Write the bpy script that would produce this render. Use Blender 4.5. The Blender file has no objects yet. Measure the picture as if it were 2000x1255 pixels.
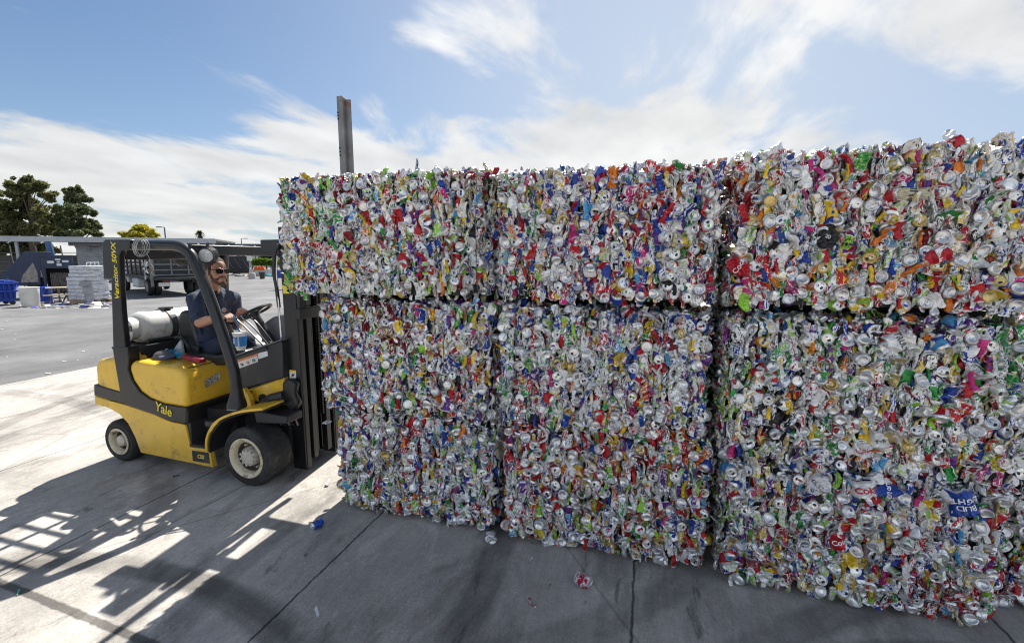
import bpy, bmesh, math, random
import numpy as np
from mathutils import Vector, Matrix, noise as mnoise
R = math.radians
random.seed(7)
S = bpy.context.scene
COL = S.collection

# ------------------------------------------------------------------ camera
H, YAW, PIT, F = 2.05, R(16.2), R(7.9), 890.0
cam_d = bpy.data.cameras.new('camera'); cam = bpy.data.objects.new('camera', cam_d); COL.objects.link(cam)
cam.location = (0, 0, H); cam.rotation_euler = (R(90) - PIT, 0, YAW)
cam_d.sensor_width = 36; cam_d.lens = F / 2000 * 36; cam_d.clip_start = .05; cam_d.clip_end = 2000
S.camera = cam
FW = np.array([-math.sin(YAW) * math.cos(PIT), math.cos(YAW) * math.cos(PIT), -math.sin(PIT)])
RT = np.array([math.cos(YAW), math.sin(YAW), 0.]); UP = np.cross(RT, FW); CP = np.array([0, 0, H])
HF = np.array([-math.sin(YAW), math.cos(YAW), 0.])
def ray(x, y): return FW + RT * (x - 1000) / F + UP * (627.5 - y) / F
def at(x, y, Y):            # photo measurement -> point on the plane y = Y
    d = ray(x, y); return CP + d * (Y / d[1])
def xz(x, y, Y=3.12):
    p = at(x, y, Y); return (p[0], p[2])
def gp(x, y, z=0.):         # photo measurement -> point at height z
    d = ray(x, y); return CP + d * ((z - H) / d[2])
def far(x, y, D):           # photo measurement -> point D metres ahead
    d = ray(x, y); return CP + d * (D / (d @ HF))

# ------------------------------------------------------------------ world, sun, exposure
SUN_EL, SUN_AZ = R(52), R(-6.3)       # azimuth from +Y, clockwise positive
S.view_settings.view_transform = 'Standard'; S.view_settings.look = 'None'; S.view_settings.gamma = 1
S.view_settings.exposure = 2.3
S.render.film_transparent = False
S.cycles.use_denoising = True
S.cycles.filter_width = 1.1
S.cycles.max_bounces = 7
S.cycles.transparent_max_bounces = 6
w = bpy.data.worlds.new("World"); S.world = w; w.use_nodes = True
def build_world():
    nt = w.node_tree; nt.nodes.clear(); N = nt.nodes; L = nt.links
    def nd(t, **k):
        n = N.new(t)
        for a, b in k.items(): setattr(n, a, b)
        return n
    def math_(op, a, b=None, clamp=False):
        n = nd('ShaderNodeMath', operation=op, use_clamp=clamp)
        for i, v in enumerate((a, b)):
            if v is None: continue
            if isinstance(v, (int, float)): n.inputs[i].default_value = v
            else: L.new(v, n.inputs[i])
        return n.outputs[0]
    out = nd('ShaderNodeOutputWorld'); bg = nd('ShaderNodeBackground')
    sky = nd('ShaderNodeTexSky', sky_type='NISHITA', sun_disc=False)
    sky.sun_elevation = SUN_EL; sky.sun_rotation = SUN_AZ; sky.altitude = 0; sky.air_density = 1.0; sky.dust_density = .3; sky.ozone_density = 2.5
    tc = nd('ShaderNodeTexCoord'); D = tc.outputs['Generated']
    sep = nd('ShaderNodeSeparateXYZ'); L.new(D, sep.inputs[0])
    zc = math_('MAXIMUM', sep.outputs[2], 0.0)
    den = math_('ADD', zc, .16)
    cmb = nd('ShaderNodeCombineXYZ')
    L.new(math_('DIVIDE', sep.outputs[0], den), cmb.inputs[0]); L.new(math_('DIVIDE', sep.outputs[1], den), cmb.inputs[1])
    mp = nd('ShaderNodeMapping'); mp.inputs['Rotation'].default_value = (0, 0, R(-38)); mp.inputs['Scale'].default_value = (1.0, .62, 1); mp.inputs['Location'].default_value = (CLOUD_OFF[0], CLOUD_OFF[1], 0)
    L.new(cmb.outputs[0], mp.inputs[0])
    n1 = nd('ShaderNodeTexNoise'); n1.inputs['Scale'].default_value = 1.5; n1.inputs['Detail'].default_value = 10; n1.inputs['Roughness'].default_value = .57; n1.inputs['Distortion'].default_value = .35
    L.new(mp.outputs[0], n1.inputs['Vector'])
    bias = None
    for (px, py, wt, k) in LOBES:
        d = ray(px, py); d = d / np.linalg.norm(d)
        dp = nd('ShaderNodeVectorMath', operation='DOT_PRODUCT'); L.new(D, dp.inputs[0]); dp.inputs[1].default_value = tuple(d)
        t = math_('MULTIPLY', math_('POWER', math_('MAXIMUM', dp.outputs['Value'], 0.0), k), wt)
        bias = t if bias is None else math_('ADD', bias, t)
    dens = math_('ADD', math_('ADD', math_('MULTIPLY', math_('SUBTRACT', n1.outputs['Fac'], .5), 1.7), .47), bias)
    ramp = nd('ShaderNodeValToRGB'); ramp.color_ramp.interpolation = 'EASE'
    ramp.color_ramp.elements[0].position = .52; ramp.color_ramp.elements[1].position = .76
    L.new(dens, ramp.inputs[0])
    fac = math_('MULTIPLY', ramp.outputs[0], .88)
    # cloud brightness: a little grey where thick, brighter towards the sun
    sd = Vector((math.sin(SUN_AZ) * math.cos(SUN_EL), math.cos(SUN_AZ) * math.cos(SUN_EL), math.sin(SUN_EL)))
    dp = nd('ShaderNodeVectorMath', operation='DOT_PRODUCT'); L.new(D, dp.inputs[0]); dp.inputs[1].default_value = sd
    sunward = math_('MULTIPLY', math_('POWER', math_('MAXIMUM', dp.outputs['Value'], 0.0), 2.5), CLOUD_SUN)
    n2 = nd('ShaderNodeTexNoise'); n2.inputs['Scale'].default_value = 2.3; n2.inputs['Detail'].default_value = 6
    L.new(mp.outputs[0], n2.inputs['Vector'])
    br = math_('ADD', math_('MULTIPLY', n2.outputs['Fac'], CLOUD * .8), CLOUD * .52)
    br = math_('ADD', br, sunward)
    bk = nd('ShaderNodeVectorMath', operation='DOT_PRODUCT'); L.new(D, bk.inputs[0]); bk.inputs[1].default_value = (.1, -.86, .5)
    br = math_('ADD', br, math_('MULTIPLY', math_('POWER', math_('MAXIMUM', bk.outputs['Value'], 0.0), 1.2), CLOUD * CLOUD_FILL))   # unseen clouds behind the camera over-brightened, added as fill for the wall
    cc = nd('ShaderNodeCombineColor'); L.new(math_('MULTIPLY', br, 1.0), cc.inputs[0]); L.new(math_('MULTIPLY', br, .99), cc.inputs[1]); L.new(math_('MULTIPLY', br, .97), cc.inputs[2])
    def mix(f, A, B, mode='MIX'):
        m = nd('ShaderNodeMix', data_type='RGBA', blend_type=mode)
        for nm, v in (('Factor', f), ('A', A), ('B', B)):
            if isinstance(v, (int, float)): m.inputs[nm].default_value = v
            elif isinstance(v, tuple): m.inputs[nm].default_value = (*v, 1)
            else: L.new(v, m.inputs[nm])
        return m.outputs['Result']
    c = mix(1.0, sky.outputs[0], (.385, .415, .435), 'MULTIPLY')
    veil = None
    for (px, py, wt, k) in VEIL:
        d = ray(px, py); d = d / np.linalg.norm(d)
        dp = nd('ShaderNodeVectorMath', operation='DOT_PRODUCT'); L.new(D, dp.inputs[0]); dp.inputs[1].default_value = tuple(d)
        t = math_('MULTIPLY', math_('POWER', math_('MAXIMUM', dp.outputs['Value'], 0.0), k), wt)
        veil = t if veil is None else math_('ADD', veil, t)
    c = mix(math_('MINIMUM', veil, .9), c, tuple(CLOUD * v for v in (.70, .80, .95)))
    hz = math_('MULTIPLY', math_('POWER', math_('SUBTRACT', 1.0, math_('MINIMUM', zc, 1.0)), 9.0), .93)
    c = mix(hz, c, tuple(CLOUD * v for v in (.60, .67, .77)))
    c = mix(fac, c, cc.outputs[0])
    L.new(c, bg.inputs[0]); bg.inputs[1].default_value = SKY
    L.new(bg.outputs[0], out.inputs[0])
CLOUD_FILL = 8.4
VEIL = [(1500, 60, .62, 4), (1250, 300, .3, 8)]
SKY = .05
CLOUD, CLOUD_SUN = 3.7, .45
CLOUD_OFF = (3.1, 1.7)
LOBES = [(150, 110, -.26, 14), (560, 160, -.10, 80), (700, 80, -.10, 150), (20, 370, .34, 110), (200, 390, .30, 80), (420, 350, .26, 80), (620, 270, .30, 80), (800, 400, .2, 40), (1150, 280, .17, 20), (1350, 170, .10, 40), (1650, 160, .15, 14), (820, 60, .17, 250), (430, 15, .2, 250), (1000, 2200, .24, 1.5)]
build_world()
sun_d = bpy.data.lights.new('sun', 'SUN'); sun_d.energy = 2.0; sun_d.angle = R(.55); sun_d.color = (1, .95, .87)
sun = bpy.data.objects.new('sun', sun_d); COL.objects.link(sun)
SUNV = Vector((math.sin(SUN_AZ) * math.cos(SUN_EL), math.cos(SUN_AZ) * math.cos(SUN_EL), math.sin(SUN_EL)))
sun.rotation_euler = SUNV.to_track_quat('Z', 'Y').to_euler(); sun.location = SUNV * 50

# ------------------------------------------------------------------ materials
MATS = {}
def mat(name, base, rough=.6, metal=0., var=.12, scale=6., bump=0., bscale=60., dirt=None, dscale=3., dlo=.56, dhi=.68, spec=.5, coat=0., stretch=(1, 1, 1), trans=0., scratch=False):
    if name in MATS: return MATS[name]
    m = bpy.data.materials.new(name); m.use_nodes = True; nt = m.node_tree; N = nt.nodes; L = nt.links
    b = N['Principled BSDF']; b.inputs['Roughness'].default_value = rough; b.inputs['Metallic'].default_value = metal
    b.inputs['Specular IOR Level'].default_value = spec; b.inputs['Coat Weight'].default_value = coat
    b.inputs['Transmission Weight'].default_value = trans
    geo = N.new('ShaderNodeNewGeometry'); mp = N.new('ShaderNodeMapping'); mp.inputs['Scale'].default_value = stretch
    L.new(geo.outputs['Position'], mp.inputs[0])
    n = N.new('ShaderNodeTexNoise'); n.inputs['Scale'].default_value = scale; n.inputs['Detail'].default_value = 8; n.inputs['Roughness'].default_value = .65
    L.new(mp.outputs[0], n.inputs['Vector'])
    mr = N.new('ShaderNodeMapRange'); mr.inputs['From Min'].default_value = .3; mr.inputs['From Max'].default_value = .7
    mr.inputs['To Min'].default_value = 1 - var; mr.inputs['To Max'].default_value = 1 + var; L.new(n.outputs['Fac'], mr.inputs['Value'])
    mx = N.new('ShaderNodeMix'); mx.data_type = 'RGBA'; mx.blend_type = 'MULTIPLY'; mx.inputs['Factor'].default_value = 1
    mx.inputs['A'].default_value = (*base, 1); L.new(mr.outputs[0], mx.inputs['B'])
    c = mx.outputs['Result']
    if dirt:
        n2 = N.new('ShaderNodeTexNoise'); n2.inputs['Scale'].default_value = dscale; n2.inputs['Detail'].default_value = 10; n2.inputs['Roughness'].default_value = .72
        L.new(mp.outputs[0], n2.inputs['Vector'])
        m2 = N.new('ShaderNodeMapRange'); m2.inputs['From Min'].default_value = dlo; m2.inputs['From Max'].default_value = dhi; L.new(n2.outputs['Fac'], m2.inputs['Value'])
        m3 = N.new('ShaderNodeMix'); m3.data_type = 'RGBA'; L.new(m2.outputs[0], m3.inputs['Factor']); L.new(c, m3.inputs['A']); m3.inputs['B'].default_value = (*dirt, 1)
        c = m3.outputs['Result']
    if scratch:
        mp2 = N.new('ShaderNodeMapping'); mp2.inputs['Scale'].default_value = (.22, .22, 2.4); mp2.inputs['Rotation'].default_value = (0, .12, 0); L.new(geo.outputs['Position'], mp2.inputs[0])
        for sc_n, lo_, cc_ in ((16, .645, (.10, .065, .03)), (38, .66, (.30, .22, .10)), (9, .655, (.85, .66, .26))):
            n5 = N.new('ShaderNodeTexNoise'); n5.inputs['Scale'].default_value = sc_n; n5.inputs['Detail'].default_value = 7; n5.inputs['Roughness'].default_value = .75; L.new(mp2.outputs[0], n5.inputs['Vector'])
            m5 = N.new('ShaderNodeMapRange'); m5.inputs['From Min'].default_value = lo_; m5.inputs['From Max'].default_value = lo_ + .025; m5.inputs['To Max'].default_value = .8; L.new(n5.outputs['Fac'], m5.inputs['Value'])
            x5 = N.new('ShaderNodeMix'); x5.data_type = 'RGBA'; L.new(m5.outputs[0], x5.inputs['Factor']); L.new(c, x5.inputs['A']); x5.inputs['B'].default_value = (*cc_, 1); c = x5.outputs['Result']
        # splashed grime near the ground
        sp = N.new('ShaderNodeSeparateXYZ'); L.new(geo.outputs['Position'], sp.inputs[0]); m6 = N.new('ShaderNodeMapRange'); m6.inputs['From Min'].default_value = .5; m6.inputs['From Max'].default_value = .1; m6.inputs['To Max'].default_value = .55; L.new(sp.outputs[2], m6.inputs['Value'])
        n6 = N.new('ShaderNodeTexNoise'); n6.inputs['Scale'].default_value = 9; n6.inputs['Detail'].default_value = 8; L.new(geo.outputs['Position'], n6.inputs['Vector']); m7 = N.new('ShaderNodeMath'); m7.operation = 'MULTIPLY'; L.new(m6.outputs[0], m7.inputs[0]); L.new(n6.outputs['Fac'], m7.inputs[1])
        x6 = N.new('ShaderNodeMix'); x6.data_type = 'RGBA'; L.new(m7.outputs[0], x6.inputs['Factor']); L.new(c, x6.inputs['A']); x6.inputs['B'].default_value = (.22, .16, .08, 1); c = x6.outputs['Result']
    L.new(c, b.inputs['Base Color'])
    mr2 = N.new('ShaderNodeMapRange'); mr2.inputs['From Min'].default_value = .3; mr2.inputs['From Max'].default_value = .7
    mr2.inputs['To Min'].default_value = max(.02, rough - .1); mr2.inputs['To Max'].default_value = min(1, rough + .1); L.new(n.outputs['Fac'], mr2.inputs['Value']); L.new(mr2.outputs[0], b.inputs['Roughness'])
    if bump:
        n3 = N.new('ShaderNodeTexNoise'); n3.inputs['Scale'].default_value = bscale; n3.inputs['Detail'].default_value = 5; L.new(mp.outputs[0], n3.inputs['Vector'])
        bp = N.new('ShaderNodeBump'); bp.inputs['Strength'].default_value = bump; bp.inputs['Distance'].default_value = .02; L.new(n3.outputs['Fac'], bp.inputs['Height']); L.new(bp.outputs[0], b.inputs['Normal'])
    MATS[name] = m; return m

def can_material(name='crushed aluminium'):
    m = bpy.data.materials.new(name); m.use_nodes = True; nt = m.node_tree; N = nt.nodes; L = nt.links
    b = N['Principled BSDF']
    a1 = N.new('ShaderNodeAttribute'); a1.attribute_name = 'col'
    a2 = N.new('ShaderNodeAttribute'); a2.attribute_name = 'col2'
    a3 = N.new('ShaderNodeAttribute'); a3.attribute_name = 'uvp'
    n = N.new('ShaderNodeTexNoise'); n.inputs['Scale'].default_value = 1.0; n.inputs['Detail'].default_value = 2.5; n.inputs['Distortion'].default_value = .8
    L.new(a3.outputs['Vector'], n.inputs['Vector'])
    mr = N.new('ShaderNodeMapRange'); mr.inputs['From Min'].default_value = .53; mr.inputs['From Max'].default_value = .56; L.new(n.outputs['Fac'], mr.inputs['Value'])
    mu = N.new('ShaderNodeMath'); mu.operation = 'MULTIPLY'; L.new(mr.outputs[0], mu.inputs[0]); L.new(a2.outputs['Alpha'], mu.inputs[1])
    mx = N.new('ShaderNodeMix'); mx.data_type = 'RGBA'; L.new(mu.outputs[0], mx.inputs['Factor']); L.new(a1.outputs['Color'], mx.inputs['A']); L.new(a2.outputs['Color'], mx.inputs['B'])
    # grime
    geo = N.new('ShaderNodeNewGeometry')
    n2 = N.new('ShaderNodeTexNoise'); n2.inputs['Scale'].default_value = 22; n2.inputs['Detail'].default_value = 6; L.new(geo.outputs['Position'], n2.inputs['Vector'])
    m2 = N.new('ShaderNodeMapRange'); m2.inputs['From Min'].default_value = .3; m2.inputs['From Max'].default_value = .72; m2.inputs['To Min'].default_value = 1.0; m2.inputs['To Max'].default_value = .68; L.new(n2.outputs['Fac'], m2.inputs['Value'])
    m3 = N.new('ShaderNodeMix'); m3.data_type = 'RGBA'; m3.blend_type = 'MULTIPLY'; m3.inputs['Factor'].default_value = 1; L.new(mx.outputs['Result'], m3.inputs['A']); L.new(m2.outputs[0], m3.inputs['B'])
    L.new(m3.outputs['Result'], b.inputs['Base Color'])
    L.new(a1.outputs['Alpha'], b.inputs['Metallic'])
    m4 = N.new('ShaderNodeMapRange'); m4.inputs['To Min'].default_value = .2; m4.inputs['To Max'].default_value = .42; L.new(n2.outputs['Fac'], m4.inputs['Value']); L.new(m4.outputs[0], b.inputs['Roughness'])
    n3 = N.new('ShaderNodeTexNoise'); n3.inputs['Scale'].default_value = 130; n3.inputs['Detail'].default_value = 2; L.new(geo.outputs['Position'], n3.inputs['Vector'])
    bp = N.new('ShaderNodeBump'); bp.inputs['Strength'].default_value = .35; bp.inputs['Distance'].default_value = .006; L.new(n3.outputs['Fac'], bp.inputs['Height']); L.new(bp.outputs[0], b.inputs['Normal'])
    return m

# ------------------------------------------------------------------ mesh helpers
OFF = {}
def link(o, parent=None):
    COL.objects.link(o)
    if parent is not None: o.parent = parent
def off_of(p): return OFF.get(p.name, Vector((0, 0, 0))) if p else Vector((0, 0, 0))
def tag(o, label=None, cat=None, group=None, kind=None):
    if label: o['label'] = label
    if cat: o['category'] = cat
    if group: o['group'] = group
    if kind: o['kind'] = kind
    return o
def thing(name, loc, label, cat, group=None):
    o = bpy.data.objects.new(name, None); o.location = loc; o.empty_display_size = .1; link(o); OFF[o.name] = Vector(loc)
    return tag(o, label, cat, group)

class MB:
    def __init__(s): s.v = []; s.f = []; s.mi = []
    def add(s, verts, faces, mi=0):
        n = len(s.v); s.v += [tuple(map(float, p)) for p in verts]; s.f += [tuple(i + n for i in f) for f in faces]; s.mi += [mi] * len(faces); return s
    def box(s, lo, hi, M=None, mi=0):
        (a, b, c), (d, e, f) = lo, hi
        v = [Vector(p) for p in ((a, b, c), (d, b, c), (d, e, c), (a, e, c), (a, b, f), (d, b, f), (d, e, f), (a, e, f))]
        if M is not None: v = [M @ p for p in v]
        return s.add(v, [(0, 3, 2, 1), (4, 5, 6, 7), (0, 1, 5, 4), (1, 2, 6, 5), (2, 3, 7, 6), (3, 0, 4, 7)], mi)
    def prism(s, poly, a, b, axis='y', mi=0):
        poly = list(poly); n = len(poly)
        P = {'y': lambda p, t: (p[0], t, p[1]), 'x': lambda p, t: (t, p[0], p[1]), 'z': lambda p, t: (p[0], p[1], t)}[axis]
        v = [P(p, a) for p in poly] + [P(p, b) for p in poly]
        f = [tuple(range(n)), tuple(range(2 * n - 1, n - 1, -1))] + [(i, i + n, (i + 1) % n + n, (i + 1) % n) for i in range(n)]
        return s.add(v, f, mi)
    def tube(s, pts, r, seg=8, closed=False, mi=0, flat=1.0):
        pts = [Vector(p) for p in pts]; n = len(pts); rs = r if isinstance(r, (list, tuple)) else [r] * n
        v = []; prev = None
        for i, p in enumerate(pts):
            if closed: t = pts[(i + 1) % n] - pts[i - 1]
            else: t = pts[min(i + 1, n - 1)] - pts[max(i - 1, 0)]
            t.normalize()
            if prev is None:
                u = t.orthogonal().normalized()
                if abs(t.z) < .95: u = Vector((0, 0, 1)).cross(t).normalized()
            else: u = (prev - t * prev.dot(t)).normalized()
            prev = u; q = t.cross(u)
            for k in range(seg):
                a = 2 * math.pi * k / seg; v.append(p + (u * math.cos(a) * flat + q * math.sin(a)) * rs[i])
        f = []
        for i in range(n if closed else n - 1):
            for k in range(seg):
                a, b = i * seg + k, i * seg + (k + 1) % seg; c, d = ((i + 1) % n) * seg + (k + 1) % seg, ((i + 1) % n) * seg + k
                f.append((a, b, c, d))
        if not closed: f += [tuple(range(seg - 1, -1, -1)), tuple(range((n - 1) * seg, n * seg))]
        return s.add(v, f, mi)
    def lathe(s, prof, M, seg=24, mi=0, caps=True):   # prof (r, h) about local z
        v = []; f = []; n = len(prof)
        for (r, h) in prof:
            for k in range(seg):
                a = 2 * math.pi * k / seg; v.append(M @ Vector((r * math.cos(a), r * math.sin(a), h)))
        for i in range(n - 1):
            for k in range(seg): f.append((i * seg + k, i * seg + (k + 1) % seg, (i + 1) * seg + (k + 1) % seg, (i + 1) * seg + k))
        if caps: f += [tuple(range(seg - 1, -1, -1)), tuple(range((n - 1) * seg, n * seg))]
        return s.add(v, f, mi)
    def ball(s, c, r, seg=12, M=None, mi=0):
        c = Vector(c); rr = Vector(r) if isinstance(r, (tuple, list, Vector)) else Vector((r, r, r)); v = []; f = []; nr = seg // 2 + 1
        for i in range(nr + 1):
            th = math.pi * i / nr
            for k in range(seg):
                a = 2 * math.pi * k / seg; p = Vector((rr.x * math.sin(th) * math.cos(a), rr.y * math.sin(th) * math.sin(a), rr.z * math.cos(th)))
                if M is not None: p = M @ p
                v.append(c + p)
        for i in range(nr):
            for k in range(seg): f.append((i * seg + k, (i + 1) * seg + k, (i + 1) * seg + (k + 1) % seg, i * seg + (k + 1) % seg))
        return s.add(v, f, mi)
    def build(s, name, material, parent=None, bevel=0, seg=2, smooth=False, clean=True):
        me = bpy.data.meshes.new(name); o = bpy.data.objects.new(name, me)
        off = off_of(parent); me.from_pydata([(p[0] - off.x, p[1] - off.y, p[2] - off.z) for p in s.v], [], s.f)
        for m in (material if isinstance(material, (list, tuple)) else [material]): me.materials.append(m)
        for i, k in enumerate(s.mi):
            if k: me.polygons[i].material_index = k
        if clean:
            bm = bmesh.new(); bm.from_mesh(me); bmesh.ops.remove_doubles(bm, verts=bm.verts, dist=1e-5); bmesh.ops.dissolve_degenerate(bm, dist=1e-6, edges=bm.edges)
            bmesh.ops.recalc_face_normals(bm, faces=bm.faces); bm.to_mesh(me); bm.free()
        link(o, parent)
        OFF[o.name] = off
        if bevel:
            md = o.modifiers.new('b', 'BEVEL'); md.width = bevel; md.segments = seg; md.limit_method = 'ANGLE'; md.angle_limit = R(35)
        if smooth:
            for p in me.polygons: p.use_smooth = True
            if smooth != 'all':
                md = o.modifiers.new('s', 'NODES') if False else None
                try: me.set_sharp_from_angle(angle=R(38))
                except Exception: pass
        elif bevel:
            for p in me.polygons: p.use_smooth = True
            try: me.set_sharp_from_angle(angle=R(50))
            except Exception: pass
        return o
def text(name, body, origin, xdir, ydir, size, material, parent=None, ext=.001, shear=0., bold=0., sx=1.):
    cu = bpy.data.curves.new(name, 'FONT'); cu.body = body; cu.size = size; cu.extrude = ext; cu.shear = shear; cu.offset = bold; cu.align_x = 'CENTER'; cu.align_y = 'CENTER'
    t = bpy.data.objects.new(name + '_tmp', cu); COL.objects.link(t)
    bpy.context.view_layer.update()
    me = bpy.data.meshes.new_from_object(t.evaluated_get(bpy.context.evaluated_depsgraph_get()))
    bpy.data.objects.remove(t); bpy.data.curves.remove(cu)
    x = Vector(xdir).normalized(); y = Vector(ydir).normalized(); z = x.cross(y).normalized(); y = z.cross(x)
    M = Matrix((x * sx, y, z)).transposed().to_4x4(); M.translation = Vector(origin) - off_of(parent)
    me.transform(M); me.materials.clear(); me.materials.append(material); me.name = name
    o = bpy.data.objects.new(name, me); link(o, parent); OFF[o.name] = off_of(parent); return o
def frame(o, x, z):          # matrix with local z -> z dir, local x about x dir
    z = Vector(z).normalized(); x = Vector(x); x = (x - z * x.dot(z)).normalized(); y = z.cross(x)
    M = Matrix((x, y, z)).transposed().to_4x4(); M.translation = Vector(o); return M
def arc(pts, n=6):           # Catmull-Rom through points
    P = [Vector(p) for p in pts]; P = [P[0] * 2 - P[1]] + P + [P[-1] * 2 - P[-2]]; out = []
    for i in range(1, len(P) - 2):
        for k in range(n):
            t = k / n; a, b, c, d = P[i - 1], P[i], P[i + 1], P[i + 2]
            out.append(.5 * ((2 * b) + (c - a) * t + (2 * a - 5 * b + 4 * c - d) * t * t + (3 * b - a - 3 * c + d) * t ** 3))
    out.append(P[-2]); return out

# ------------------------------------------------------------------ ground
def ground_material(name, base, pad):
    m = bpy.data.materials.new(name); m.use_nodes = True; nt = m.node_tree; N = nt.nodes; L = nt.links; b = N['Principled BSDF']
    geo = N.new('ShaderNodeNewGeometry'); P = geo.outputs['Position']
    def noise(scale, det=8, rough=.65, st=(1, 1, 1), rot=0., dist=0.):
        mp = N.new('ShaderNodeMapping'); mp.inputs['Scale'].default_value = st; mp.inputs['Rotation'].default_value = (0, 0, rot); L.new(P, mp.inputs[0])
        n = N.new('ShaderNodeTexNoise'); n.inputs['Scale'].default_value = scale; n.inputs['Detail'].default_value = det; n.inputs['Roughness'].default_value = rough; n.inputs['Distortion'].default_value = dist
        L.new(mp.outputs[0], n.inputs['Vector']); return n.outputs['Fac']
    def mrange(v, a, c, lo, hi):
        r = N.new('ShaderNodeMapRange'); r.inputs['From Min'].default_value = a; r.inputs['From Max'].default_value = c; r.inputs['To Min'].default_value = lo; r.inputs['To Max'].default_value = hi; L.new(v, r.inputs['Value']); return r.outputs[0]
    def M(op, a, c=None, clamp=False):
        n = N.new('ShaderNodeMath'); n.operation = op; n.use_clamp = clamp
        for i, v in enumerate((a, c)):
            if v is None: continue
            if isinstance(v, (int, float)): n.inputs[i].default_value = v
            else: L.new(v, n.inputs[i])
        return n.outputs[0]
    sep = N.new('ShaderNodeSeparateXYZ'); L.new(P, sep.inputs[0]); X, Y = sep.outputs[0], sep.outputs[1]
    val = mrange(noise(.7, 6, .6), .3, .7, .72, 1.28)
    val = M('MULTIPLY', val, mrange(noise(5, 10, .7, (1, .35, 1), .12), .3, .7, .87, 1.1))
    val = M('MULTIPLY', val, M('MULTIPLY', mrange(noise(75, 4, .7), .25, .75, .74, 1.24), mrange(noise(22, 5, .7), .3, .7, .88, 1.12)))
    if pad:
        val = M('MULTIPLY', val, mrange(noise(42, 4, .6, (1, .06, 1), .0), .3, .7, .93, 1.06))      # broom finish
        val = M('MULTIPLY', val, mrange(noise(1.5, 9, .7, (1, .45, 1), .3, .6), .50, .66, 1, .52))   # grime patches
        val = M('MULTIPLY', val, mrange(noise(4.2, 8, .7, (1, .28, 1), .1, .8), .60, .67, 1, .50))    # dark drips
        val = M('MULTIPLY', val, mrange(noise(9, 5, .7, (1, .4, 1), .5, .5), .68, .715, 1, .45))     # small spots
        val = M('MULTIPLY', val, mrange(noise(6, 7, .75, (1, .2, 1), -.4, .5), .69, .72, 1, 1.3))    # pale scrapes
        val = M('MULTIPLY', val, mrange(noise(2.3, 8, .7, (1, .5, 1), .9, .7), .56, .60, 1, 1.22))   # pale worn patches
        # tyre marks: worn arcs
        for (cx, cy, r, wd, s) in ((-3.0, -1.2, 3.2, .09, .72), (-2.75, -1.2, 3.2, .08, .78), (3.4, -.6, 4.1, .10, .72), (2.0, .6, 2.1, .09, .70), (-6.5, 2.2, 5.6, .11, .74), (-6.5, 2.2, 6.4, .10, .78), (1.2, -3.0, 5.3, .10, .8), (-3.4, 6.2, 5.0, .10, .8), (4, 3, 6.6, .09, .8), (-9, -4, 8.4, .11, .8)):
            d = M('SQRT', M('ADD', M('POWER', M('ABSOLUTE', M('SUBTRACT', X, cx)), 2.0), M('POWER', M('ABSOLUTE', M('SUBTRACT', Y, cy)), 2.0)))
            band = mrange(M('ABSOLUTE', M('SUBTRACT', d, r)), wd * .75, wd * 1.25, 1, 0)
            band = M('MULTIPLY', band, mrange(noise(1.1, 4, .6), .32, .52, 0, 1))
            val = M('MULTIPLY', val, M('SUBTRACT', 1.0, M('MULTIPLY', band, 1.45 * (1 - s))))
        # control joints
        wob = mrange(noise(9, 3), .3, .7, -.006, .006)
        jx = M('ABSOLUTE', M('SUBTRACT', M('MODULO', M('ADD', M("ADD", X, 201.4725), wob), 1.985), .9925))
        # joints run at x = -3.96, -1.98, 0.02 ...
        j = mrange(jx, .004, .011, .22, 1)
        jy = M('ABSOLUTE', M('ADD', M('SUBTRACT', Y, 1.60), M('ADD', wob, M('MULTIPLY', M('ADD', X, 3.2), .055))))
        left = mrange(X, -2.35, -2.3, 0, 1)
        j = M('MULTIPLY', j, M('MAXIMUM', mrange(jy, .018, .03, .33, 1), left))
        jy2 = M('ABSOLUTE', M('SUBTRACT', Y, 7.4)); j = M('MULTIPLY', j, mrange(jy2, .006, .012, .35, 1))
        cr = N.new('ShaderNodeTexVoronoi'); cr.feature = 'DISTANCE_TO_EDGE'; cr.inputs['Scale'].default_value = .33
        mpv = N.new('ShaderNodeMapping'); L.new(P, mpv.inputs[0]); nv = N.new('ShaderNodeTexNoise'); nv.inputs['Scale'].default_value = 2.5; nv.inputs['Detail'].default_value = 5
        va = N.new('ShaderNodeVectorMath'); va.operation = 'MULTIPLY_ADD'; L.new(nv.outputs['Color'], va.inputs[0]); va.inputs[1].default_value = (.35, .35, .35); L.new(P, va.inputs[2]); L.new(va.outputs[0], cr.inputs['Vector'])
        j = M('MULTIPLY', j, mrange(cr.outputs['Distance'], .0012, .004, .72, 1))
        val = M('MULTIPLY', val, j)
    else:
        val = M('MULTIPLY', val, mrange(noise(.12, 5, .6, (1, .4, 1), .4), .35, .65, .82, 1.15))
        val = M('MULTIPLY', val, mrange(noise(.6, 8, .7, (1, .15, 1), .9, .6), .60, .66, 1, .72))
        val = M('MULTIPLY', val, mrange(noise(2.4, 8, .7), .70, .72, 1, 1.9))
    mx = N.new('ShaderNodeMix'); mx.data_type = 'RGBA'; mx.blend_type = 'MULTIPLY'; mx.inputs['Factor'].default_value = 1; mx.inputs['A'].default_value = (*base, 1); L.new(val, mx.inputs['B'])
    c = mx.outputs['Result']
    if pad:   # rust-brown tinge
        t = N.new('ShaderNodeMix'); t.data_type = 'RGBA'; L.new(mrange(noise(2.2, 8, .7), .58, .72, 0, .35), t.inputs['Factor']); L.new(c, t.inputs['A']); t.inputs['B'].default_value = (.2, .155, .11, 1); c = t.outputs['Result']
    L.new(c, b.inputs['Base Color']); b.inputs['Roughness'].default_value = .82; b.inputs['Specular IOR Level'].default_value = .35
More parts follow.
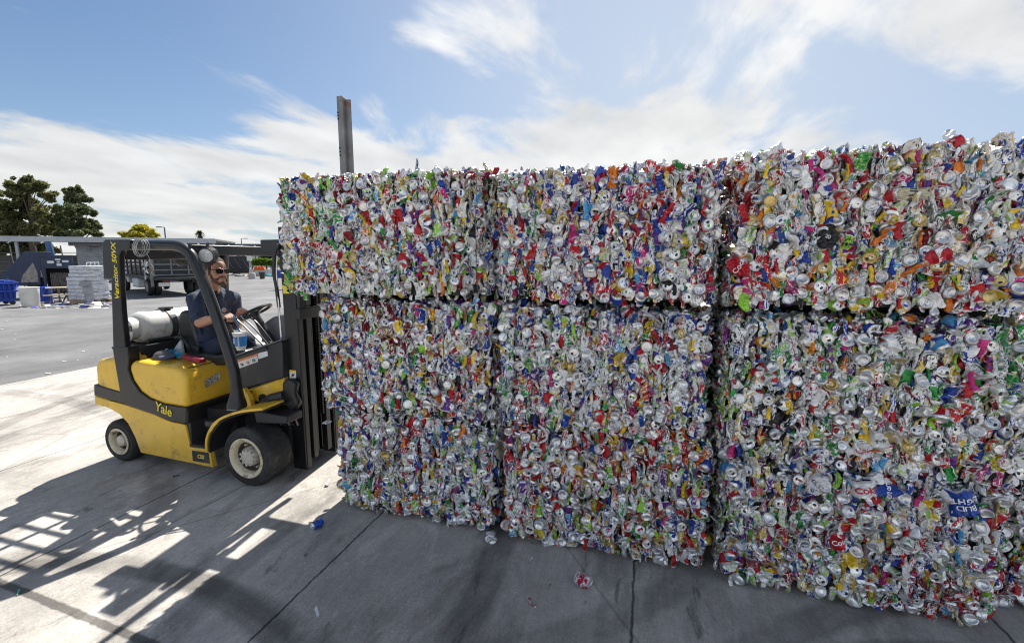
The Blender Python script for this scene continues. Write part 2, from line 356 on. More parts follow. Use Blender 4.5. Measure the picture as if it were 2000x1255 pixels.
    bp = N.new('ShaderNodeBump'); bp.inputs['Strength'].default_value = .35; bp.inputs['Distance'].default_value = .006; L.new(noise(110, 5, .7), bp.inputs['Height']); L.new(bp.outputs[0], b.inputs['Normal'])
    return m
tag(MB().box((-500, -300, -.5), (500, 700, -.012)).build('ground', ground_material('weathered asphalt', (.145, .145, .148), False)), kind='structure')
tag(MB().box((-10.02, -30, -.3), (40, 60, 0)).build('concrete_pavement', ground_material('pale concrete', (.39, .367, .335), True)), kind='structure')

# ------------------------------------------------------------------ crushed cans
CANM = can_material()
rng = np.random.default_rng(11)
PAL = [((.84, .84, .83), .32, .10), ((.84, .845, .85), .25, .65), ((.50, .012, .022), .105, .25), ((.016, .06, .36), .095, .3), ((.30, .60, .05), .04, .3), ((.03, .30, .06), .045, .3),
       ((.78, .52, .02), .05, .3), ((.16, .04, .28), .03, .3), ((.75, .20, .015), .03, .3), ((.012, .012, .014), .025, .3), ((.60, .48, .22), .03, .5), ((.10, .38, .68), .025, .3), ((.55, .03, .20), .025, .3), ((.22, .008, .016), .02, .3)]
PW = np.array([p[1] for p in PAL]); PW = PW / PW.sum()
SEC = [(.8, .8, .8), (.5, .012, .02), (.016, .05, .33), (.03, .25, .06), (.02, .02, .02), (.75, .5, .03), (.2, .2, .22), (.35, .55, .1)]
def grid_faces(nv, nu, base=0, wrap=True):
    i = np.arange(nv - 1)[:, None]; k = np.arange(nu if wrap else nu - 1)[None, :]
    a = i * nu + k; b = i * nu + (k + 1) % nu; c = (i + 1) * nu + (k + 1) % nu; d = (i + 1) * nu + k
    return np.concatenate([np.stack([a, b, c], -1).reshape(-1, 3), np.stack([a, c, d], -1).reshape(-1, 3)]) + base
def tri_wave(x): return np.abs((x % 1.0) * 2 - 1) * 2 - 1
def crumple(V, amp, rng, n=3, fmin=8, fmax=26):
    for _ in range(n):
        d = rng.normal(size=3); d /= np.linalg.norm(d); e = rng.normal(size=3); e /= np.linalg.norm(e)
        f = rng.uniform(fmin, fmax)
        V += (tri_wave((V @ d) * f + rng.random()) * amp * rng.uniform(.4, 1))[:, None] * e
    return V
PALSEL = {'w': PW, 'k': None, 'dull': 1.0}
def can_colours(rng):
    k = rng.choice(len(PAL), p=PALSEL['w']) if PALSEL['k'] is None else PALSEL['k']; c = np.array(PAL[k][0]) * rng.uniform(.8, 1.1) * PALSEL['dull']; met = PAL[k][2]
    if k <= 1:
        s = SEC[rng.integers(1, len(SEC))]; amt = 1.0 if rng.random() < .75 else 0.
    else:
        s = SEC[0] if rng.random() < .7 else SEC[rng.integers(0, len(SEC))]; amt = 1.0 if rng.random() < .62 else 0.
    return np.append(np.clip(c, 0, .85), met), np.append(np.array(s), amt)
SILVER = np.array([.88, .88, .88, .8])
def side_can(rng, big=1.0):
    nu, nv = 14, 14
    a = np.arange(nu) * 2 * np.pi / nu; v = np.linspace(0, 1, nv)
    Lc = rng.uniform(.095, .125) * big; r = np.full(nv, .033) * big; r[[0, -1]] *= .72; r[[1, -2]] *= .95
    sx, sy = (rng.uniform(.28, .62) if rng.random() < .72 else rng.uniform(.6, 1.15)), rng.uniform(.14, .40)
    V = np.zeros((nv, nu, 3)); V[..., 0] = r[:, None] * np.cos(a) * sx; V[..., 1] = r[:, None] * np.sin(a) * sy; V[..., 2] = (v[:, None] - .5) * Lc
    V = V.reshape(-1, 3)
    # dents
    for _ in range(rng.integers(1, 4)):
        c = V[rng.integers(len(V))]; d2 = ((V - c) ** 2).sum(1); V += -(c - np.array([0, 0, c[2]])) * (np.exp(-d2 / .016 ** 2) * rng.uniform(.3, .9))[:, None]
    tw = rng.normal(0, .9) * V[:, 2] / .06 * .5; cs, sn = np.cos(tw), np.sin(tw); V[:, 0], V[:, 1] = V[:, 0] * cs - V[:, 1] * sn, V[:, 0] * sn + V[:, 1] * cs
    bx, by = rng.normal(0, 3.0), rng.normal(0, 4.0); V[:, 0] += bx * V[:, 2] ** 2; V[:, 1] += by * V[:, 2] ** 2
    if rng.random() < .45:   # sharp fold
        z0 = rng.uniform(-.02, .02); k = rng.uniform(.3, 1.1) * rng.choice([-1, 1]); V[:, 1] += np.maximum(V[:, 2] - z0, 0) * k
    V = crumple(V, .0050 * big, rng, 4, 8, 24); V = crumple(V, .0026 * big, rng, 4, 25, 60) + rng.normal(0, .0009, V.shape)
    F = grid_faces(nv, nu)
    # end caps
    c0, c1 = V[:nu].mean(0), V[-nu:].mean(0); n = len(V); V = np.vstack([V, c0 + [0, 0, .004], c1 - [0, 0, .004]])
    k = np.arange(nu); F = np.vstack([F, np.stack([np.full(nu, n), (k + 1) % nu, k], -1), np.stack([np.full(nu, n + 1), (nv - 1) * nu + k, (nv - 1) * nu + (k + 1) % nu], -1)])
    c1_, c2_ = can_colours(rng); col = np.tile(c1_, (len(V), 1)); col2 = np.tile(c2_, (len(V), 1))
    col[-2:] = SILVER; col[:nu] = SILVER; col[(nv - 1) * nu:nv * nu] = SILVER; col2[-2:, 3] = 0; col2[:nu, 3] = 0; col2[(nv - 1) * nu:nv * nu, 3] = 0
    uvp = np.zeros((len(V), 3)); uvp[:nv * nu, 0] = np.tile(np.cos(a) * 1.7, nv); uvp[:nv * nu, 2] = np.tile(np.sin(a) * 1.7, nv) + rng.uniform(0, 90); uvp[:nv * nu, 1] = np.repeat(v * rng.uniform(2.5, 6), nu) + rng.uniform(0, 90)
    sm = np.zeros(len(F), bool)
    return V, F, col, col2, uvp, sm
LID = [(0, -.0030), (.010, -.0030), (.0195, -.0030), (.0215, -.0042), (.0235, -.0012), (.0252, .0016), (.0266, .0012), (.0272, -.0010)]
DOME = [(0, -.0105), (.009, -.0092), (.0165, -.0058), (.0215, -.0008), (.0232, .0008), (.0248, -.0004), (.0285, -.0055), (.0318, -.0105)]
def end_can(rng):
    nu = 16; lid = rng.random() < .5; prof = LID if lid else DOME
    a = np.arange(nu) * 2 * np.pi / nu; c1_, c2_ = can_colours(rng)
    Lb = rng.uniform(.025, .06); body = [(.0315 if lid else .033, -.012 - (0 if not lid else 0)), (.033, -.012 - Lb * .35), (.032, -.012 - Lb * .7), (.027, -.012 - Lb)]
    rows = list(prof) + body; n = len(rows); ne = len(prof)
    V = np.zeros((n, nu, 3)); rr = np.array([p[0] for p in rows]); hh = np.array([p[1] for p in rows])
    rr[0] = .0006
    V[..., 0] = rr[:, None] * np.cos(a); V[..., 2] = rr[:, None] * np.sin(a); V[..., 1] = -hh[:, None]
    B = V[ne:].reshape(-1, 3)
    B[:, 0] *= rng.uniform(.7, 1.15); B[:, 2] *= rng.uniform(.7, 1.15); B = crumple(B, .006, rng, 4, 10, 30); V[ne:] = B.reshape(-1, nu, 3)
    V = V.reshape(-1, 3)
    sc = rng.uniform(1.1, 1.3); V *= sc
    V[:, 0] *= rng.uniform(.86, 1.0)
    q = rng.random()
    if q < .3:     # folded across a line
        th = rng.uniform(0, np.pi); t = V[:, 0] * np.cos(th) + V[:, 2] * np.sin(th) + rng.uniform(-.012, .012); V[:, 1] += np.abs(t) * rng.uniform(.25, .8) * (1 if rng.random() < .7 else -1)
    elif q < .55:  # one dent
        th = rng.uniform(0, 2 * np.pi); c = np.array([np.cos(th), 0, np.sin(th)]) * .024; V[:, 1] += np.exp(-((V[:, [0, 2]] - c[[0, 2]]) ** 2).sum(1) / .012 ** 2) * rng.uniform(.004, .014)
    col = np.tile(c1_, (len(V), 1)); col2 = np.tile(c2_, (len(V), 1)); ec = SILVER.copy(); ec[:3] *= rng.uniform(.86, 1.02)
    if rng.random() < .05: ec[:3] = (.62, .47, .2)
    col[:ne * nu] = ec; col2[:ne * nu, 3] = 0
    F = grid_faces(n, nu); F = F[:, ::-1]
    uvp = np.zeros((len(V), 3)); uvp[:, 0] = np.tile(np.cos(a) * .9, n) ; uvp[:, 2] = np.tile(np.sin(a) * .9, n) + rng.uniform(0, 90); uvp[:, 1] = np.repeat(np.arange(n) * .25, nu) + rng.uniform(0, 90)
    sm = np.zeros(len(F), bool); sm[(F.max(1) < (ne) * nu)] = True
    if lid:        # tab and mouth
        th = rng.uniform(0, 2 * np.pi); cs, sn = np.cos(th), np.sin(th)
        def plate(pts, y, colr):
            nonlocal V, F, col, col2, uvp, sm
            p = np.array([(x * cs - z * sn, y, x * sn + z * cs) for x, z in pts]) * sc; k = len(pts); b = len(V)
            V = np.vstack([V, p, [p.mean(0)]]); i = np.arange(k); F = np.vstack([F, np.stack([b + i, b + (i + 1) % k, np.full(k, b + k)], -1)])
            col = np.vstack([col, np.tile(colr, (k + 1, 1))]); col2 = np.vstack([col2, np.zeros((k + 1, 4))]); uvp = np.vstack([uvp, np.zeros((k + 1, 3))]); sm = np.append(sm, np.zeros(k, bool))
        t8 = np.arange(8) * np.pi / 4
        if rng.random() < .75: plate(list(zip(.0105 + .0065 * np.cos(t8), .0085 * np.sin(t8))), .0024, np.array([.03, .03, .03, .3]))
        if rng.random() < .7:
            tc = SILVER if rng.random() < .72 else np.append(np.array(PAL[rng.choice([2, 3, 4, 7, 9])][0]), .5)
            plate(list(zip(-.005 + .0105 * np.cos(t8), .0062 * np.sin(t8))), .0008, tc); plate(list(zip(-.0085 + .004 * np.cos(t8), .0034 * np.sin(t8))), -.0002, np.array([.12, .12, .12, .6]))
    return V, F, col, col2, uvp, sm
def can_mesh(name, parts):
    nv = sum(len(p[0]) for p in parts); V = np.concatenate([p[0] for p in parts]); offs = np.cumsum([0] + [len(p[0]) for p in parts[:-1]])
    F = np.concatenate([p[1] + o for p, o in zip(parts, offs)]); me = bpy.data.meshes.new(name)
    me.vertices.add(nv); me.vertices.foreach_set('co', V.astype(np.float32).ravel())
    nf = len(F); me.loops.add(nf * 3); me.loops.foreach_set('vertex_index', F.astype(np.int32).ravel()); me.polygons.add(nf); me.polygons.foreach_set('loop_start', np.arange(0, nf * 3, 3, dtype=np.int32))
    try: me.polygons.foreach_set('loop_total', np.full(nf, 3, dtype=np.int32))
    except Exception: pass
    me.polygons.foreach_set('use_smooth', np.concatenate([p[5] for p in parts]))
    for nm, ix in (('col', 2), ('col2', 3)):
        at_ = me.attributes.new(nm, 'FLOAT_COLOR', 'POINT'); at_.data.foreach_set('color', np.concatenate([p[ix] for p in parts]).astype(np.float32).ravel())
    at_ = me.attributes.new('uvp', 'FLOAT_VECTOR', 'POINT'); at_.data.foreach_set('vector', np.concatenate([p[4] for p in parts]).astype(np.float32).ravel())
    me.materials.append(CANM); me.update(calc_edges=True); return me
def rot(ax, t):
    c, s = math.cos(t), math.sin(t)
    return np.array({'x': [[1, 0, 0], [0, c, -s], [0, s, c]], 'y': [[c, 0, s], [0, 1, 0], [-s, 0, c]], 'z': [[c, -s, 0], [s, c, 0], [0, 0, 1]]}[ax])
def place(can, Rm, t): return (can[0] @ Rm.T + t,) + can[1:]

WIREM = mat('rusty wire', (.16, .14, .13), .5, .8)
COREM = mat('core darkened for gap shade', (.03, .03, .031), .9, 0, bump=.6, bscale=40)  # near-black colour stands in for the shade deep between the cans
BALES_GROUP = 'bales of crushed cans stacked as a wall'
def bale(label, x0, x1, z0, z1, y0, depth=1.12, left=False, right=False, top=False, rr=.06, rl=.05, seed=0, outer=False, edge_up=.02, hump=0., dull=1.):
    rg = np.random.default_rng(100 + seed)
    root = thing('can_bale', ((x0 + x1) / 2, y0 + depth / 2, z0), label, 'bale', BALES_GROUP); o = OFF[root.name]
    W, Hh = x1 - x0, z1 - z0; bulge = rg.uniform(.01, .03)
    wires = [x0 + W * (i + .5 + rg.normal(0, .06)) / 6 for i in range(6)]
    def front_y(x, z):
        y = y0 - bulge * np.sin(np.pi * np.clip((z - z0) / Hh, 0, 1)) * .8
        dR, dL = x1 - x, x - x0
        y += rr * np.clip(1 - dR / (rr * 1.6), 0, 1) ** 2 + rl * np.clip(1 - dL / (rl * 1.6), 0, 1) ** 2
        y += .03 * np.clip(1 - min(z - z0, z1 - z) / .06, 0, 1) ** 2
        for wx in wires: y += .030 * np.exp(-((x - wx) / .013) ** 2)
        return y
    mass, heroes = [], []
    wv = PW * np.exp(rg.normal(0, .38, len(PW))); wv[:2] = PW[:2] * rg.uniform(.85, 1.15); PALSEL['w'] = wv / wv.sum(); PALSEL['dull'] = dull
    clumps = [(rg.uniform(x0, x1), rg.uniform(z0, z1), rg.uniform(.05, .16), int(rg.choice(len(PAL), p=PALSEL['w']))) for _ in range(14)]
    def pick(t):
        PALSEL['k'] = None
        for cx, cz, cr, ck in clumps:
            if (t[0] - cx) ** 2 + ((t[2] - cz) * .8) ** 2 < cr ** 2 and rg.random() < .3: PALSEL['k'] = ck
    # face = (origin, u dir, v dir, outward) as rotation taking local (x,y,z) -> world; local -y is outward
    def cover(n_u, n_v, sz_u, sz_v, pos, basis, dense=1.0, ends=.29, hero=False, depthj=.022, sink=0., big=1., du=.031, dv=.066):
        nu_, nv_ = max(1, int(round(sz_u / du))), max(1, int(round(sz_v / dv)))
        for i in range(nu_):
            for j in range(nv_):
                if rg.random() > dense: continue
                u = (i + .5 + rg.normal(0, .15)) / nu_ * sz_u; v = (j + (.5 if i % 2 else .9) + rg.normal(0, .25)) / nv_ * sz_v
                if v > sz_v + .02: v -= sz_v
                t, dep = pos(u, v), rg.uniform(-.6, 1.) * depthj + sink; pick(t); c = side_can(rg, rg.uniform(.7, 1.1) * big)
                Rm = basis @ rot('y', rg.normal(0, .22)) @ rot('x', rg.normal(0, .2)) @ rot('z', rg.normal(0, .5))
                (mass).append((place(c, Rm, t - basis @ np.array([0, 1, 0]) * -dep), t, dep, 0))
        pts = []; ne = int(sz_u * sz_v * 78 * ends / .22); tries = 0
        while len(pts) < ne and tries < ne * 30:
            tries += 1; u, v = rg.uniform(.0, sz_u), rg.uniform(.0, sz_v)
            if all((u - a) ** 2 + (v - b) ** 2 > .058 ** 2 for a, b in pts): pts.append((u, v))
        for u, v in pts:
            t = pos(u, v); pick(t); c = end_can(rg); Rm = basis @ rot('z', rg.normal(0, .33)) @ rot('x', rg.normal(0, .33)) @ rot('y', rg.uniform(0, 6.28)); dep = rg.uniform(.004, .034)
            mass.append((place(c, Rm, t + basis @ np.array([0, -1, 0]) * dep), t, -dep, 1 if hero else 0))
    I = np.eye(3)
    cover(0, 0, W - .05, Hh - .05, lambda u, v: np.array([x0 + .025 + u, front_y(x0 + .025 + u, z0 + .022 + v) + .012, z0 + .022 + v]), I, hero=True)
    cover(0, 0, W - .05, Hh - .04, lambda u, v: np.array([x0 + .025 + u, front_y(x0 + .025 + u, z0 + .02 + v) + .012, z0 + .02 + v]), I, ends=0., sink=.026, big=1.15, du=.043, dv=.075)
    if left: cover(0, 0, .6, Hh - .03, lambda u, v: np.array([x0 + .012, y0 + rl * .5 + .03 + u, z0 + .015 + v]), rot('z', -math.pi / 2), ends=.18)
    if right: cover(0, 0, .5, Hh - .03, lambda u, v: np.array([x1 - .012 - .03 * (rr > .2), y0 + rr * .9 + .02 + u, z0 + .015 + v]), rot('z', math.pi / 2), ends=.18)
    td = depth - .1 if top else .34
    cover(0, 0, W - .03, td, lambda u, v: np.array([x0 + .015 + u, y0 + .03 + v, z1 - .005 + (edge_up * rg.random() if v < .12 else 0)]), rot('x', -math.pi / 2), ends=.16, dense=1.0 if top else .9)
    if top:       # cans standing proud of the top edge
        for i in range(int(W / .03)):
            x = x0 + rg.uniform(0, W); c = (side_can(rg) if rg.random() < .6 else end_can(rg)); y = front_y(x, z1 - .03) + rg.uniform(0, .12)
            mass.append((place(c, rot('y', rg.normal(0, .5)) @ rot('x', rg.normal(0, .4)) @ rot('z', rg.normal(0, .5)), np.array([x, y, z1 + rg.uniform(-.05, .003)])), np.array([x, y, z1]), 0, 0))
    PALSEL.update(w=PW, k=None, dull=1.0)
    ov = np.array([o.x, o.y, o.z])
    hero_ix = [i for i, m_ in enumerate(mass) if m_[3] == 1]
    hero_ix = sorted(hero_ix, key=lambda i: mass[i][2])[:100]
    if len(hero_ix) < 100:
        rest = sorted([i for i, m_ in enumerate(mass) if m_[3] == 0 and m_[1][1] < y0 + .06], key=lambda i: -mass[i][2])[:100 - len(hero_ix)]; hero_ix += rest
    hs = set(hero_ix)
    me = can_mesh('crushed_cans', [(m_[0][0] - ov,) + m_[0][1:] for i, m_ in enumerate(mass) if i not in hs])
    ob = bpy.data.objects.new('crushed_cans', me); link(ob, root); ob['kind'] = 'stuff'
    for i in hero_ix:
        c = mass[i][0]; t = mass[i][1]; me = can_mesh('crushed_can', [(c[0] - t,) + c[1:]]); ob = bpy.data.objects.new('crushed_can', me); link(ob, root); ob.location = Vector(t) - o
    e = .035
    xs = np.linspace(x0 + e, x1 - e, 24); poly = [(x, front_y(x, (z0 + z1) / 2) + .055) for x in xs] + [(x1 - e, y0 + .5), (x1 + .035, y0 + .62), (x1 + .035, y0 + depth), (x0 - .035 * (not outer), y0 + depth), (x0 - .035 * (not outer), y0 + .62), (x0 + e, y0 + .5)]  # core widened at the back to block light through the side gaps
    m_ = MB().prism(poly, z0 + e * .6, z1 - e, 'z')
    if hump: m_.box((x0 + .05, y0 + .42, z1 - e - .01), (x1 - .03, y0 + depth - .02, z1 + hump))  # added block stops bright ground showing through the gap above
    m_.build('gap_block_core', COREM, root)
    for wx in wires:
        yb = y0 + .008 - bulge * .6
        MB().tube([(wx, yb + .03, z0 + .01), (wx + rg.normal(0, .003), yb + .002, z0 + Hh * .3), (wx + rg.normal(0, .003), yb, z0 + Hh * .65), (wx, yb + .02, z1 - .005), (wx, y0 + depth * .5, z1 + .006)], .0024, 5).build('baling_wire', WIREM, root)
    return root
BW = 'bale of crushed drink cans '
bale(BW + 'lifted on the forklift forks, top left of the wall', -2.77, -1.0, 1.76, 2.635, 2.98, left=True, right=True, top=True, rr=.34, rl=.06, seed=1, outer=True)
bale(BW + 'in the middle of the top row beside the lifted bale', -.97, .42, 1.765, 2.585, 2.98, left=True, right=True, top=True, seed=2, edge_up=.03)
bale(BW + 'at the right end of the top row, largest and nearest', .495, 1.99, 1.76, 2.615, 2.95, left=True, right=True, top=True, seed=3, edge_up=.03)
bale(BW + 'in the middle row directly beside the forklift mast', -2.50, -1.015, .85, 1.705, 2.99, left=True, right=True, rl=.12, seed=4, outer=True, hump=.08)
bale(BW + 'in the centre of the middle row', -.97, .405, .885, 1.695, 2.98, left=True, right=True, seed=5, hump=.045)
bale(BW + 'in the middle row at the right edge of the photo', .50, 2.0, .82, 1.69, 2.95, left=True, right=True, seed=6, hump=.045, rl=.03)
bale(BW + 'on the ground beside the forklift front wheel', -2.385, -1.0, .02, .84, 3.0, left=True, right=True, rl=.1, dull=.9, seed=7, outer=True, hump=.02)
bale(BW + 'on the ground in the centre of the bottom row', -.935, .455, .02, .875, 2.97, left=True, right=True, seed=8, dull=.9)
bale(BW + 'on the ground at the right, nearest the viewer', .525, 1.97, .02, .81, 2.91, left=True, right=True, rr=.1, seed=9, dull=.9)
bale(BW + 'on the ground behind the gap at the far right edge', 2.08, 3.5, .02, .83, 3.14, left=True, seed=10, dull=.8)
bale(BW + 'in the middle row behind the gap at the far right', 2.08, 3.5, .84, 1.69, 3.14, left=True, seed=12)

def lettered(root, body, px, py, Yp, w, hgt, ang, colour, tcol, size, metal=.25, tilt=(0, 0)):
    rg = np.random.default_rng(int(px)); o = OFF[root.name]; nu, nv = 13, 17
    D = [(rg.normal(size=2) * rg.uniform(12, 30), rg.random(), rg.uniform(.002, .006)) for _ in range(5)]
    def disp(u, v):
        r = -.35 * np.abs(u) ** 2 / w * 2
        for d, ph, a_ in D: r = r + tri_wave(u * d[0] + v * d[1] + ph) * a_
        return r
    u = np.linspace(-1, 1, nu); v = np.linspace(-1, 1, nv); U, Vv = np.meshgrid(u, v); edge = 1 + .12 * np.sin(3.1 * Vv + rg.uniform(0, 6)) * (np.abs(U) > .5) + .1 * np.sin(5 * U + 2) * (np.abs(Vv) > .7)
    X, Z = U * w / 2 * edge, Vv * hgt / 2 * edge; Yy = -disp(X, Z) + (np.maximum(np.abs(U) - .8, 0) * 5) ** 2 * .02 + (np.maximum(np.abs(Vv) - .85, 0) * 6.6) ** 2 * .018
    V = np.stack([X, Yy, Z], -1).reshape(-1, 3); F = grid_faces(nv, nu, 0, False)
    c = np.tile([*colour, metal], (len(V), 1)); c[:nu] = SILVER; c[-nu:] = SILVER; c2 = np.tile([*SEC[0], 0.], (len(V), 1)); uv = np.zeros((len(V), 3)); Rm = rot('y', ang) ; Rm = rot('z', tilt[0]) @ rot('x', tilt[1]) @ Rm; p = at(px, py, Yp + .035)
    me = can_mesh('crushed_can', [(V @ Rm.T, F, c, c2, uv, np.zeros(len(F), bool))]); ob = bpy.data.objects.new('crushed_can', me); link(ob, root); ob.location = Vector(p) - o; OFF[ob.name] = Vector((0, 0, 0))
    t = text('lettering', body, (0, 0, 0), (1, 0, 0), (0, 0, 1), size, mat('print ' + str(tcol), tcol, .4, 0, var=.05), None, ext=.0002, bold=.0008)
    n = len(t.data.vertices); co = np.zeros(n * 3); t.data.vertices.foreach_get('co', co); co = co.reshape(-1, 3); co[:, 1] = -disp(co[:, 0], co[:, 2]) - .0028 + co[:, 1]; co = co @ Rm.T; t.data.vertices.foreach_set('co', co.ravel()); t.parent = ob
REDC, BLUC, WHC, CRM = (.50, .012, .03), (.014, .06, .34), (.80, .80, .79), (.66, .60, .42)
bA, bB, bC, bM1, bM2, bM3, bL1, bL2, bL3 = [o for o in COL.objects if o.get('category') == 'bale'][:9]
lettered(bL3, 'BUD\nLIGHT', 1888, 985, 2.83, .115, .15, 2.85, BLUC, (.8, .8, .8), .042)
lettered(bL3, 'BUD LIGHT', 1737, 962, 2.84, .07, .13, 1.45, BLUC, (.8, .8, .8), .024)
lettered(bL3, 'Coke', 1694, 958, 2.84, .13, .10, -.25, WHC, REDC, .052)
lettered(bL3, 'ULTRA', 1600, 950, 2.85, .10, .13, .7, WHC, (.1, .1, .12), .03)
lettered(bL3, 'Cola', 1640, 1060, 2.85, .10, .12, -.4, REDC, (.8, .8, .8), .04)
lettered(bC, 'TRULY', 1785, 378, 2.88, .07, .15, -1.57, CRM, (.06, .06, .06), .046)
lettered(bC, 'Coca', 1443, 520, 2.89, .09, .14, -1.1, REDC, (.8, .8, .8), .042)
lettered(bC, 'Coke', 1520, 300, 2.9, .10, .10, -.6, WHC, REDC, .04)
lettered(bC, '20', 1617, 462, 2.88, .12, .14, .3, (.012, .012, .014), (.6, .6, .6), .03)
lettered(bC, 'Cola', 1835, 500, 2.87, .08, .12, 1.2, REDC, (.8, .8, .8), .034)
lettered(bM3, 'TRULY', 1762, 668, 2.88, .11, .14, 1.1, WHC, (.05, .05, .06), .038)
lettered(bM3, 'TTR', 1720, 862, 2.88, .09, .11, -.3, WHC, (.1, .1, .1), .03)
lettered(bM3, 'Coke', 1690, 950 - 70, 2.88, .10, .09, -.2, WHC, REDC, .04)
lettered(bB, 'Cola', 1195, 345, 2.93, .07, .14, .1, (.75, .22, .02), (.8, .6, .4), .024)
lettered(bA, 'PEPSI', 846, 480, 2.93, .08, .12, 1.2, BLUC, (.8, .8, .8), .026)
def loose_can(name, label, cat, px, py, colour, sec, size=1.0, seed=0, flat=False, z=.022, Y=None, band=None, spin=.5):
    rg = np.random.default_rng(500 + seed); p = gp(px, py) if Y is None else at(px, py, Y)
    if flat:
        c = list(side_can(rg, 1.1 * size)); V = c[0].copy(); V[:, 1] *= .8; col = c[2].copy(); col[:] = SILVER; col[14:-16] = [*colour, .35]; c2 = c[3].copy(); c2[:, :3] = sec; c2[14:-16, 3] = 1
        Rm = rot('z', rg.uniform(0, 6.28)) @ rot('x', math.pi / 2 + rg.normal(0, .15)) @ rot('z', rg.uniform(-.6, .6)); parts = [(V @ Rm.T, c[1], col, c2, c[4], c[5])]
    else:
        nu = 22; prof = [(.0006, -.0035), (.018, -.0035), (.0215, -.005), (.0245, 0), (.0265, .0015), (.028, -.001), (.0325, -.010)] + [(.0335, -.012 - .0062 * i) for i in range(1, 15)] + [(.031, -.103), (.0255, -.109), (.0235, -.109), (.019, -.104), (.0006, -.101)]
        n = len(prof); aa = np.arange(nu) * 2 * np.pi / nu; V = np.array([[(r * np.cos(t), h, r * np.sin(t)) for t in aa] for r, h in prof]).reshape(-1, 3)
        V[:, 1] += .055; t_ = V[:, 1] / .055; body = np.clip(1 - np.abs(t_) ** 4, 0, 1)
        for _ in range(5): q = V[rg.integers(8 * nu, 20 * nu)].copy(); d2 = ((V - q) ** 2).sum(1); V += (-np.array([q[0], 0, q[2]]) * rg.uniform(.45, .85))[None] * (np.exp(-d2 / rg.uniform(.012, .022) ** 2) * body)[:, None]
        W_ = crumple(V.copy(), .0075, rg, 6, 10, 34); V = V + (W_ - V) * body[:, None]; V[:, 2] *= .75; V[:, 1] *= .74; V[:, 0] += t_ ** 2 * .014; V *= size
        col = np.tile([*colour, .35], (len(V), 1)); c2 = np.tile([*sec, 1.], (len(V), 1)); row = np.arange(len(V)) // nu; e_ = (row < 7) | (row >= n - 4); col[e_] = SILVER; c2[e_, 3] = 0
        if band: m_ = (row >= 11) & (row <= 17); col[m_, :3] = band; c2[m_, :3] = (.75, .75, .75)
        uv = np.stack([np.cos(aa)[np.arange(len(V)) % nu] * 1.6, row * .22, np.sin(aa)[np.arange(len(V)) % nu] * 1.6 + rg.uniform(0, 50)], -1); F = grid_faces(n, nu)
        Rm = rot('z', spin) @ rot('x', rg.normal(0, .1)); parts = [(V @ Rm.T, F, col, c2, uv, np.zeros(len(F), bool))]
    lo = min(q[0][:, 2].min() for q in parts); me = can_mesh(name, parts); ob = bpy.data.objects.new(name, me); link(ob); ob.location = (p[0], p[1], (p[2] if Y else 0) - lo + .001 if Y is None else p[2])
    return tag(ob, label, cat, None)
loose_can('crushed_can', 'crushed blue can lying alone on the concrete left of the wall', 'can', 621, 1030, (.016, .07, .42), (.03, .12, .5), 1.1, 1, spin=2.6)
loose_can('crushed_can', 'crushed silver can on the concrete against the foot of the wall', 'can', 957, 1057, (.7, .7, .7), (.5, .5, .52), 1.1, 2, spin=.4)
loose_can('crushed_can', 'white and red crushed can alone on the shaded concrete in front of the wall', 'can', 1137, 1143, (.78, .78, .78), (.50, .01, .05), 1.25, 3, band=(.48, .01, .05), spin=1.1)
loose_can('crushed_can', 'flattened silver and orange can in the sunlit strip beside the wall', 'can', 640, 945, (.75, .75, .75), (.7, .2, .02), .9, 4, True)
loose_can('can_scrap', 'small torn dark red scrap of can on the shaded concrete', 'scrap', 1037, 1180, (.4, .01, .04), (.7, .7, .7), .62, 5, True)
loose_can('can_scrap', 'small white crumpled scrap near the bottom of the photo', 'scrap', 619, 1197, (.75, .75, .8), (.6, .6, .65), .5, 6, True)
loose_can('can_scrap', 'thin pale strip of scrap on the concrete in front of the centre bale', 'scrap', 1036, 1094, (.8, .8, .8), (.6, .6, .6), .42, 8, True)
loose_can('can_scrap', 'bright foil scrap caught beside the mast at the edge of the stacked bales', 'scrap', 637, 822, (.8, .8, .8), (.6, .6, .6), .8, 9, True, Y=3.08)
loose_can('can_scrap', 'flat dark blue scrap on the concrete under the forklift', 'scrap', 345, 930, (.016, .04, .25), (.02, .03, .2), .5, 10, True)
loose_can('can_scrap', 'small green wrapper lying in the long floor joint', 'scrap', 37, 1158, (.05, .4, .3), (.1, .5, .4), .36, 11, True)
loose_can('can_scrap', 'tiny silver scrap on the shaded concrete between forklift and wall', 'scrap', 434, 997, (.8, .8, .8), (.6, .6, .6), .4, 12, True)

STEEL = mat('weathered steel', (.22, .215, .21), .5, .3, var=.35, scale=5, dirt=(.20, .09, .045), dscale=3.2, dlo=.52, dhi=.64)
BLACKHOLE = mat('dark hole', (.01, .01, .01), .9)
def post():
    yb = 4.75; a = at(657, 188, yb); b = at(679, 190, yb); zt = a[2]; x0, x1 = a[0], b[0]
    r = thing('steel_post', ((x0 + x1) / 2, yb, 0), 'tall grey steel post with bolt holes rising behind the lifted bale', 'post')
    bm = MB(); w = x1 - x0; bm.box((x0, yb, 0), (x0 + w * .52, yb + .012, zt)); bm.box((x0 + w * .52 - .012, yb + .012, 0), (x0 + w * .52, yb + .12, zt - .01)); bm.box((x0 + w * .52, yb + .05, 0), (x1, yb + .062, zt - .03)); bm.box((x0, yb + .012, 0), (x0 + .012, yb + .12, zt))
    bm.build('channel', STEEL, r, bevel=.003)
    for py in (220, 226, 232.5, 289, 296.5, 303):
        p = at(660 + (py - 220) * .055, py, yb); MB().lathe([(.011, 0), (.011, .003)], frame((p[0] , yb + .0005, p[2]), (1, 0, 0), (0, -1, 0)), 10).build('bolt_hole', BLACKHOLE, r)
post()

